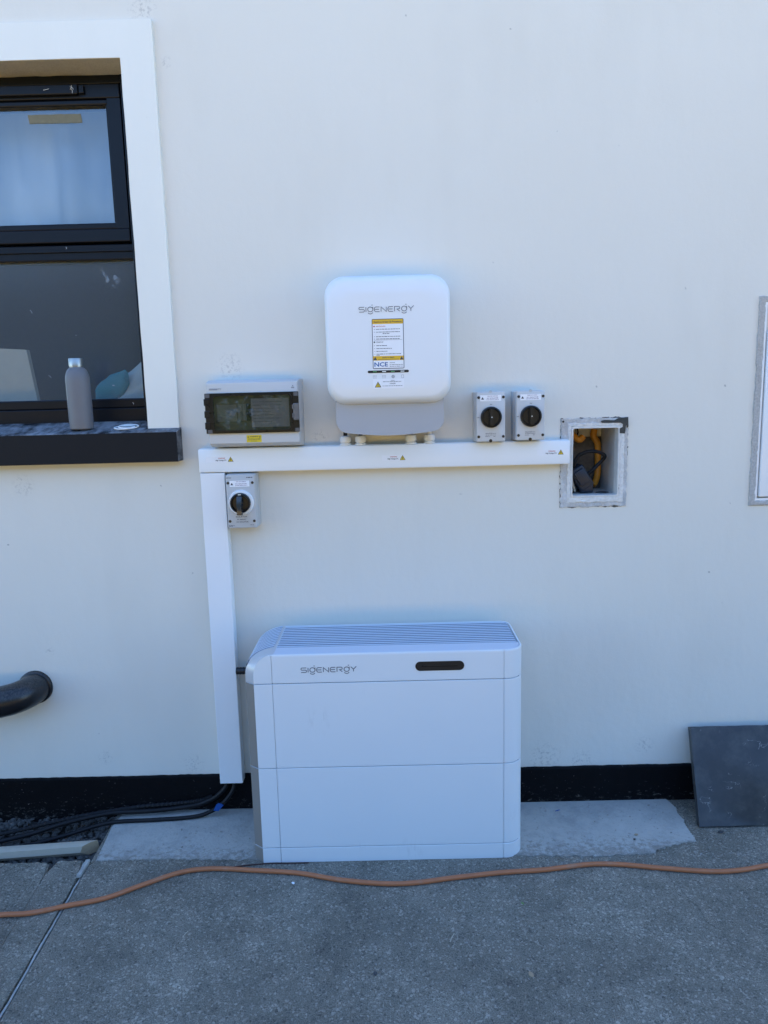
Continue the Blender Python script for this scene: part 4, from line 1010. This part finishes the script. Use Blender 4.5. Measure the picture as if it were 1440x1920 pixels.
# ------------------------------------------------------------------ open meter recess
rc = thing('meter_recess', 'open meter recess with crumbling mortar edge and no door', 'wall recess', (0.645, 0, 1.0))
def ragged_ring(name, xo0, xo1, zo0, zo1, xi0, xi1, zi0, zi1, amp, mat, parent, y0=0.002, y1=-0.003, seed=0.0, iamp=0.0015):
    bm = B(); O, I, N_ = [], [], 48
    def side(a, c, ai, ci, k):
        for q in range(N_):
            t_ = q/N_; x = a[0]+(c[0]-a[0])*t_; z = a[1]+(c[1]-a[1])*t_
            j = jit(x+z*1.7, amp, 60, seed+k) if 0 < q else 0; d_ = (0, j) if a[1] == c[1] else (j, 0)
            O.append((x+d_[0], z+d_[1])); xi = ai[0]+(ci[0]-ai[0])*t_; zi = ai[1]+(ci[1]-ai[1])*t_
            j = jit(x-z*2.1, iamp, 50, seed+k+20) if 0 < q else 0; d_ = (0, j) if a[1] == c[1] else (j, 0)
            I.append((xi+d_[0], zi+d_[1]))
    c4 = [(xo0, zo0), (xo1, zo0), (xo1, zo1), (xo0, zo1)]; i4 = [(xi0, zi0), (xi1, zi0), (xi1, zi1), (xi0, zi1)]
    for k in range(4): side(c4[k], c4[(k+1) % 4], i4[k], i4[(k+1) % 4], k)
    n = len(O); rows = []
    for t_, dep in ((0.0, 0.0), (0.03, 0.8), (0.2, 1.0), (0.4, 0.8), (0.6, 1.0), (0.8, 0.8), (1.0, 0.6)):
        rows.append([bm.verts.new((O[i][0]+(I[i][0]-O[i][0])*t_, (y1*dep+jit(i*0.23+t_*7, 0.0022, 6, seed)) if dep else y0, O[i][1]+(I[i][1]-O[i][1])*t_)) for i in range(n)])
    rows.append([bm.verts.new((p[0], 0.03, p[1])) for p in I])
    for a, c in zip(rows, rows[1:]):
        for i in range(n): bm.faces.new((a[i], a[(i+1) % n], c[(i+1) % n], c[i]))
    return new_obj(name, bm, mat, parent, smooth=50)
ragged_ring('dark_gap', 0.5368, 0.7452, 0.9883, 1.2657, 0.5720, 0.7170, 1.0230, 1.2385, 0.0048, simple('dark_crack', (0.10, 0.098, 0.092), 0.95, var=0.5, scale=150), rc, y1=-0.0012, seed=5)
ragged_ring('mortar_edge', 0.538, 0.744, 0.9895, 1.2645, 0.5720, 0.7170, 1.0230, 1.2385, 0.0035, 'mortar', rc, y1=-0.0045, seed=2)
bm = B(); frame_ring(bm, 0.5705, 0.7185, 1.0215, 1.2400, 0.006, 0.5750, 0.7140, 1.0262, 1.2335, 0.006, 0.03, -0.0072)
bx_ = new_obj('box_frame', bm, simple('dirty_white_frame', (0.66, 0.65, 0.62), 0.5, var=0.18, scale=60), rc, smooth=30)
bm = B()   # lining
X0, X1, Z0, Z1, Y1 = 0.5745, 0.7145, 1.0255, 1.2345, 0.175
for q in (((X0, 0, Z0), (X0, Y1, Z0), (X0, Y1, Z1), (X0, 0, Z1)), ((X1, 0, Z0), (X1, Y1, Z0), (X1, Y1, Z1), (X1, 0, Z1)), ((X0, 0, Z0), (X1, 0, Z0), (X1, Y1, Z0), (X0, Y1, Z0)), ((X0, 0, Z1), (X1, 0, Z1), (X1, Y1, Z1), (X0, Y1, Z1))):
    bm.faces.new([bm.verts.new(p) for p in q])
new_obj('lining', bm, 'boxlining', rc)
bm = B(); bm.faces.new([bm.verts.new(p) for p in ((X0, Y1, 1.198), (X1, Y1, 1.198), (X1, Y1, Z1), (X0, Y1, Z1))]); new_obj('upper_back', bm, 'cream', rc)
bm = B(); n = 14
g = [[bm.verts.new((X0+(X1-X0)*i/n, Y1-0.004+jit(i*0.3+j, 0.004, 1, 2), Z0+(1.198-Z0)*j/n)) for j in range(n+1)] for i in range(n+1)]
for i in range(n):
    for j in range(n): bm.faces.new((g[i][j], g[i+1][j], g[i+1][j+1], g[i][j+1]))
new_obj('lower_back', bm, 'mortar_dark', rc, smooth=60)
bm = B()   # broken black corner
pts = [(0.660, 1.2555), (0.672, 1.2575), (0.700, 1.2560), (0.712, 1.2620), (0.742, 1.2650), (0.7435, 1.236), (0.7395, 1.232), (0.7365, 1.2460), (0.7330, 1.2150), (0.7170, 1.2160), (0.7165, 1.2310), (0.7260, 1.2350), (0.7270, 1.2430), (0.7200, 1.2480), (0.6620, 1.2490)]
prism(bm, pts, 'y', -0.001, -0.0076); new_obj('broken_corner', bm, simple('dark_void_foam', (0.055, 0.055, 0.05), 0.9, var=0.3, scale=90), rc)
ragged_ring('box_flange', 0.5590, 0.7330, 1.0040, 1.2500, 0.5715, 0.7175, 1.0225, 1.2390, 0.0022, simple('chipped_white_flange', (0.70, 0.69, 0.66), 0.6, var=0.25, scale=110, bump=0.5, bscale=140), rc, y1=-0.0066, seed=17)
bm = B(); disc(bm, 0.5445, 1.2555, 0.0034, 0, -0.0055, 16); new_obj('screw_hole', bm, 'black', rc)
bm = B(); plate(bm, 0.7150, 0.7215, 1.0400, 1.0570, -0.003, -0.0052); new_obj('latch_slot', bm, 'black', rc)
# things inside the recess
def bent(name, path, hw, hz, mat, label, cat, group=None):
    bm = B(); tube(bm, path, 0.0105, 10); return tag(new_obj(name, bm, mat, smooth=40), label, cat, group)
bent('cable_duct', spline([(0.6880, 0.160, 1.222), (0.6850, 0.158, 1.200), (0.6980, 0.157, 1.175), (0.7000, 0.157, 1.13), (0.6990, 0.152, 1.08), (0.6900, 0.140, 1.055), (0.6780, 0.130, 1.040)], 6), 0, 0, 'orange', 'long orange duct running down the back of the open recess', 'cable duct', None)
bent('cable_duct', spline([(0.6000, 0.120, 1.218), (0.6080, 0.120, 1.206), (0.6180, 0.118, 1.196), (0.6300, 0.118, 1.192), (0.6400, 0.120, 1.202)], 5), 0, 0, 'orange', 'short bent orange duct in the top corner of the open recess', 'cable duct', None)
bm = B(); tube(bm, spline([(0.5985, 0.06, 1.105), (0.5980, 0.055, 1.125), (0.6080, 0.05, 1.145), (0.6320, 0.045, 1.157), (0.6600, 0.045, 1.158), (0.6820, 0.045, 1.150), (0.6900, 0.048, 1.140), (0.6820, 0.055, 1.127), (0.6580, 0.055, 1.102), (0.6300, 0.060, 1.075)], 7), 0.0058, 12)
tag(new_obj('cable_loop', bm, 'cable', smooth=50), 'thick black cable looping out of the open wall recess', 'cable')
t = thing('service_fuse', 'dark blue grey fuse block lying tilted in the open recess', 'fuse block', (0.61, 0.07, 1.03))
bm = B(); box(bm, -0.024, 0.024, -0.030, 0.025, -0.038, 0.038, 0.006, 3); bmesh.ops.rotate(bm, verts=bm.verts[:], cent=(0, 0, 0), matrix=Matrix.Rotation(rad(-32), 3, 'Y')); bmesh.ops.translate(bm, verts=bm.verts[:], vec=(0.6180, 0.07, 1.075))
body = new_obj('body', bm, 'cutout', t, smooth=40)
bm = B(); box(bm, -0.017, 0.017, -0.038, -0.026, -0.020, 0.028, 0.003, 2); bmesh.ops.rotate(bm, verts=bm.verts[:], cent=(0, 0, 0), matrix=Matrix.Rotation(rad(-32), 3, 'Y')); bmesh.ops.translate(bm, verts=bm.verts[:], vec=(0.6180, 0.07, 1.075)); new_obj('cap', bm, 'cutout', t, smooth=40)
bm = B(); box(bm, -0.020, 0.022, -0.028, 0.02, -0.022, 0.014, 0.004, 2); bmesh.ops.translate(bm, verts=bm.verts[:], vec=(0.6330, 0.07, 1.050)); new_obj('foot', bm, 'cutout', t, smooth=40)
for k, (x, xa) in enumerate(((0.5815, 0.589), (0.588, 0.598))):
    bm = B(); tube(bm, [(x, 0.055, 1.095), (x+0.002, 0.052, 1.065), (xa, 0.05, 1.032)], 0.003, 8)
    tag(new_obj('copper_tail', bm, 'timber', smooth=40), ('outer' if k == 0 else 'inner')+' thin bare wire beside the fuse block in the recess', 'wire', 'bare wires in the recess')
bm = B(); tube(bm, spline([(0.578, 0.02, 1.150), (0.588, 0.05, 1.180), (0.600, 0.09, 1.210), (0.612, 0.12, 1.228)], 5), 0.0022, 8); tag(new_obj('grey_cable', bm, 'gland', smooth=40), 'thin pale grey cable slanting up inside the open recess', 'cable')
bm = B(); tube(bm, spline([(0.632, 0.165, 1.228), (0.634, 0.16, 1.215), (0.631, 0.16, 1.202)], 4), 0.0025, 8); tube(bm, [(0.5775, 0.15, 1.2285), (0.66, 0.15, 1.2300)], 0.003, 8); tag(new_obj('black_wire', bm, 'cable', smooth=40), 'thin black wires under the top of the open recess', 'wire')
bm = B(); bmesh.ops.create_icosphere(bm, subdivisions=2, radius=1)
for v in bm.verts: c_ = v.co*(1+0.35*mnoise.noise(v.co*2.3)); v.co = Vector((0.683+c_.x*0.022, 0.045+c_.y*0.012, 1.0285+c_.z*0.004))
tag(new_obj('rubble_scrap', bm, 'slate', smooth=20), 'flat dark scrap lying on the floor of the open recess', 'debris')

# ------------------------------------------------------------------ closed meter cabinet at the right edge
mc = thing('meter_cabinet', 'white meter cabinet door set flush in the wall at right', 'meter cabinet', (1.37, 0, 0.98))
ragged_ring('mortar_edge', 1.1250, 1.625, 0.9805, 1.6120, 1.1440, 1.606, 0.9970, 1.5950, 0.0026, simple('grey_sealant', (0.43, 0.42, 0.40), 0.85, var=0.45, scale=160, bump=0.6, bscale=160), mc, y1=-0.0060, seed=31)
bm = B(); frame_ring(bm, 1.1345, 1.6155, 0.9880, 1.6045, 0.003, 1.1500, 1.600, 1.0040, 1.589, 0.003, 0.03, -0.0030); new_obj('frame', bm, 'pvc', mc, smooth=30)
bm = B(); box(bm, 1.1490, 1.601, 0.012, 0.03, 1.003, 1.590); new_obj('back_board', bm, 'cream', mc)
bm = B(); box(bm, 1.1545, 1.597, -0.008, 0.010, 1.0085, 1.512, 0.003, 3); new_obj('door', bm, 'pvc', mc, smooth=30)

# ------------------------------------------------------------------ leaning slate
sl = B()
P = {}
yb0, yt0, zt = -0.172, -0.030, 0.262
th_ = 0.020; dv = Vector((0, yt0-yb0, zt)).normalized(); nv = Vector((0, -dv.z, dv.y))
n = 30; ring_f, ring_b = [], []
cor = [(0.943, 0.0), (1.40, 0.0), (1.425, 1.0), (0.963, 1.0)]
for k in range(4):
    a, c = cor[k], cor[(k+1) % 4]
    for q in range(n):
        t_ = q/n; x = a[0]+(c[0]-a[0])*t_; s_ = a[1]+(c[1]-a[1])*t_
        j = jit(x*2+s_, 0.0012, 25, k) if q else 0
        base = Vector((x+(j if k in (1, 3) else 0), yb0, 0.0))+dv*((s_*zt/dv.z)+(j if k in (0, 2) else 0))
        ring_f.append(base); ring_b.append(base-nv*th_)
off = Vector((0, 0, 0.004))
vf = [p+off for p in ring_f]; vb = [p+off for p in ring_b]
ctr = sum(vf, Vector())/len(vf)
vm = [p+(ctr-p).normalized()*0.003+nv*0.0015 for p in vf]
loft(sl, [vb, vf, vm])
tag(new_obj('slate_slab', sl, 'slate', smooth=30), 'dark slate slab leaning against the wall on the concrete', 'slab')

# ------------------------------------------------------------------ loose things on the ground
cpts = [(-1.7, -0.50), (-1.4, -0.505), (-1.2, -0.50), (-1.062, -0.487), (-0.978, -0.483), (-0.889, -0.457), (-0.798, -0.431), (-0.712, -0.379), (-0.621, -0.329), (-0.531, -0.315), (-0.405, -0.327), (-0.279, -0.343), (-0.155, -0.377), (-0.034, -0.396), (0.055, -0.395), (0.161, -0.378), (0.299, -0.360), (0.422, -0.352), (0.549, -0.333), (0.640, -0.336), (0.740, -0.354), (0.883, -0.375), (0.974, -0.371), (1.059, -0.353), (1.2, -0.33), (1.5, -0.34), (1.9, -0.40)]
bm = B(); tube(bm, [(p.x, p.y-0.009, 0.0068) for p in spline([(x, y, 0) for x, y in cpts], 6)], 0.0066, 12)
tag(new_obj('extension_cord', bm, 'cord', smooth=60), 'orange rubber cord snaking across the concrete in front of the battery', 'cord')
# timber length in the trench
t = thing('timber_length', 'pale length of timber moulding lying in the gravel trench', 'timber', (-1.2, -0.22, -0.03))
def tp(s_, prf):
    x = -1.75+s_*0.815; y0 = -0.268+s_*0.060; z0 = -0.034+0.006*s_
    return [(x+(0.0 if s_ < 1 else q[0]*1.4-0.030), y0+q[0], z0+q[1]) for q in prf]
prf = [(0.014, 0.0), (0.034, 0.0), (0.030, 0.038), (0.016, 0.038), (0.004, 0.034), (0.0, 0.016)]
bm = B(); loft(bm, [tp(0, prf), tp(0.5, prf), tp(1, prf)], True, False); new_obj('board', bm, 'timber', t)
bm = B(); bm.faces.new([bm.verts.new(p) for p in tp(1, prf)]); new_obj('sawn_end', bm, 'endgrain', t)
# black cables leaving the vertical trunking
cb = [[(-0.533, -0.026, 0.20), (-0.534, -0.026, 0.11), (-0.556, -0.032, 0.068), (-0.598, -0.038, 0.032), (-0.66, -0.046, 0.017), (-0.78, -0.058, 0.012), (-0.92, -0.070, 0.010), (-1.06, -0.095, -0.002), (-1.18, -0.135, -0.018), (-1.35, -0.185, -0.020), (-1.7, -0.21, -0.018)],
      [(-0.545, -0.024, 0.20), (-0.546, -0.024, 0.11), (-0.570, -0.028, 0.072), (-0.610, -0.030, 0.042), (-0.67, -0.033, 0.026), (-0.79, -0.040, 0.018), (-0.93, -0.052, 0.018), (-1.06, -0.080, 0.010), (-1.18, -0.118, -0.006), (-1.35, -0.165, -0.012), (-1.7, -0.20, -0.012)],
      [(-0.520, -0.030, 0.20), (-0.521, -0.030, 0.11), (-0.540, -0.040, 0.066), (-0.585, -0.052, 0.025), (-0.65, -0.062, 0.010), (-0.78, -0.074, 0.009), (-0.92, -0.086, 0.004), (-1.05, -0.112, -0.018), (-1.17, -0.150, -0.028), (-1.34, -0.20, -0.030), (-1.7, -0.23, -0.030)]]
for pth, lab_, r_ in ((cb[1], 'black cable of the pair lying closer to the plinth', 0.0075), (cb[2], 'black cable of the pair lying farther from the plinth', 0.0065)):
    pp2 = [Vector(p)+(Vector((0, jit(i*0.17+r_*900, 0.012, 5, 1), abs(jit(i*0.13+r_*700, 0.006, 5, 4)))) if i > 2 else Vector()) for i, p in enumerate(pth)]
    bm = B(); tube(bm, spline(pp2, 6), r_, 10); tag(new_obj('black_cable', bm, 'cable', smooth=60), lab_, 'cable', 'black cables along the plinth')
pth = spline([(-0.60, -0.020, 0.055), (-0.64, -0.022, 0.042), (-0.72, -0.023, 0.034), (-0.85, -0.030, 0.028), (-1.0, -0.055, 0.020), (-1.12, -0.085, 0.012), (-1.25, -0.125, 0.004), (-1.5, -0.17, -0.002)], 34)
bm = B(); tube(bm, pth, 0.007, 10, rf=lambda i: 0.0078 if i % 4 < 2 else 0.0062)
tag(new_obj('corrugated_conduit', bm, 'cable', smooth=20), 'black corrugated conduit above the cables along the plinth', 'conduit')
bm = B(); prism(bm, [(-0.590, 0.026), (-0.574, 0.024), (-0.556, 0.045), (-0.570, 0.052), (-0.580, 0.047)], 'y', -0.056, -0.058)
tag(new_obj('blue_tape', bm, 'bluetape'), 'small flag of blue tape on the black cables', 'tape')
def chip(name, x, y, z, sx, sy, sz, rot, mat, label):
    bm = B(); bmesh.ops.create_icosphere(bm, subdivisions=1, radius=1)
    for v in bm.verts:
        c_ = v.co*(1+0.3*mnoise.noise(v.co*1.9+Vector((x*9, y*9, 0)))); X, Y = c_.x*sx, c_.y*sy
        v.co = Vector((x+X*math.cos(rot)-Y*math.sin(rot), y+X*math.sin(rot)+Y*math.cos(rot), z+sz+c_.z*sz))
    tag(new_obj(name, bm, mat), label, 'debris')
chip('slate_chip', 0.998, -0.196, 0, 0.011, 0.006, 0.003, 0.2, 'slate', 'small dark chip on the concrete just before the slate slab')
chip('paint_flake', -0.290, -0.386, 0, 0.0045, 0.006, 0.001, 0.8, 'paper', 'small white flake on the concrete in front of the battery')
chip('brown_crumb', 0.735, -0.205, 0.004, 0.007, 0.005, 0.002, 0.3, 'endgrain', 'brown crumb on the mortar patch right of the battery')
chip('grey_crumb', 0.722, -0.228, 0.004, 0.005, 0.004, 0.002, 1.3, 'gravel', 'dark grey crumb on the mortar patch beside the brown crumb')
chip('blue_scrap', 0.528, -0.066, 0.004, 0.011, 0.0025, 0.001, 0.45, 'bluetape', 'thin blue plastic scrap on the mortar patch near the plinth')
bm = B(); tube(bm, spline([(-0.47, -0.312, 0.003), (-0.42, -0.305, 0.003), (-0.36, -0.300, 0.003), (-0.30, -0.302, 0.003), (-0.255, -0.301, 0.003)], 6), 0.0018, 8); tag(new_obj('thin_wire', bm, simple('brown_wire', (0.06, 0.025, 0.02), 0.5)), 'thin dark brown wire along the foot of the battery', 'wire')
chip('leaf_scrap', 0.31, -0.725, 0, 0.006, 0.010, 0.001, 0.4, 'endgrain', 'tiny brown leaf scrap on the open concrete below the battery')
chip('green_scrap', 0.335, -0.487, 0, 0.003, 0.007, 0.001, 0.5, simple('green_scrap', (0.12, 0.22, 0.05), 0.6), 'tiny green scrap on the concrete in front of the cord')
chip('dark_pebble', -0.055, -0.715, 0, 0.005, 0.008, 0.003, 0.2, 'slate', 'small dark pebble on the open concrete below the cord')
for x, y, a, L_, lab_ in ((0.13, -0.62, 1.2, 0.03, 'pale straw fleck on the open concrete, right of middle'), (-0.545, -0.585, 1.3, 0.022, 'pale straw fleck on the concrete below the cord, left')):
    bm = B(); tube(bm, [(x, y, 0.0016), (x+L_*0.5*math.cos(a), y+L_*0.5*math.sin(a), 0.0022), (x+L_*math.cos(a)+0.002, y+L_*math.sin(a), 0.0016)], 0.0011, 6); tag(new_obj('straw_fleck', bm, 'timber'), lab_, 'debris')

# ------------------------------------------------------------------ on the sill
def sz(y): return 1.2585+(1.289-1.2585)*(y+0.044)/0.144
bt = thing('water_bottle', 'matt grey steel water bottle standing on the window sill', 'bottle', (-0.931, 0.0, sz(0.0)))
z0 = sz(-0.0)
bm = B(); lathe(bm, -0.931, 0.0, [(0.030, z0+0.0005), (0.0340, z0+0.003), (0.0350, z0+0.020), (0.0347, z0+0.0203), (0.0347, z0+0.0212), (0.0350, z0+0.0215), (0.0352, z0+0.145), (0.0345, z0+0.158), (0.0318, z0+0.170), (0.0275, z0+0.179), (0.0225, z0+0.1845), (0.0205, z0+0.187)], 48); bb = new_obj('body', bm, 'bottle', bt, smooth=40)
bm = B(); lathe(bm, -0.931, 0.0, [(0.0195, z0+0.1865), (0.0195, z0+0.189), (0.0212, z0+0.1895), (0.0212, z0+0.212), (0.0203, z0+0.2135)], 40); new_obj('cap', bm, 'steel', bt, smooth=40)
bm = B(); lp = []
for k in range(64):
    a = k/64*4*math.pi; rr = 1+0.18*math.sin(a*0.5+1)
    x, y = -0.795+0.030*rr*math.cos(a)+0.009*math.sin(a*0.5), 0.002+0.020*rr*math.sin(a); lp.append((x, y, sz(y)+0.0022+0.0015*(1+math.sin(a*0.5))))
tube(bm, lp, 0.0024, 8); tag(new_obj('white_cord', bm, 'whitecord', smooth=60), 'small coil of white cord on the window sill', 'cord')

# ------------------------------------------------------------------ evergreen hedge across the yard (mirrored in the window)
hd = thing('evergreen_hedge', 'tall dark evergreen hedge across the yard behind the viewer', 'hedge', (0, -11, -0.14))
rnd = random.Random(3); verts, faces = [], []
def leaf(p, s_):
    a = rnd.uniform(0, 6.28); e = rnd.uniform(-0.9, 0.9); d1 = Vector((math.cos(a)*math.cos(e), math.sin(a)*math.cos(e), math.sin(e))); d2 = d1.cross(Vector((rnd.gauss(0, 1), rnd.gauss(0, 1), rnd.gauss(0, 1)))).normalized()
    i = len(verts); verts.extend([tuple(p-d1*s_), tuple(p+d2*s_*0.5), tuple(p+d1*s_), tuple(p-d2*s_*0.5)]); faces.append((i, i+1, i+2, i+3))
for k in range(22000):
    x = rnd.uniform(-13, 13); topz = 4.2+0.5*mnoise.noise(Vector((x*0.7, 0, 0)))+0.25*mnoise.noise(Vector((x*2.3, 4, 0)))
    z = topz*(rnd.random()**0.8); dep = 0.7*(0.5+0.5*mnoise.noise(Vector((x*1.1, z*1.1, 2))))
    leaf(Vector((x, -10.4-dep-rnd.random()*0.5, z)), rnd.uniform(0.07, 0.16))
me = bpy.data.meshes.new('foliage'); me.from_pydata(verts, [], faces); me.materials.append(MAT['leaf'])
o = bpy.data.objects.new('foliage', me); COL.objects.link(o); o.parent = hd; o.location = (0, 11, 0.14); o['kind'] = 'stuff'
bm = B(); rings = []
for k in range(80):
    x = -13+26*k/79; tz = 3.9+0.5*mnoise.noise(Vector((x*0.7, 0, 0))); rings.append([(x, -11.0, -0.14), (x, -11.0, tz), (x, -11.7, tz-0.2), (x, -11.7, -0.14)])
loft(bm, rings); new_obj('inner_mass', bm, 'leaf', hd)

for o in bpy.data.objects:
    if '_o' in o: del o['_o']
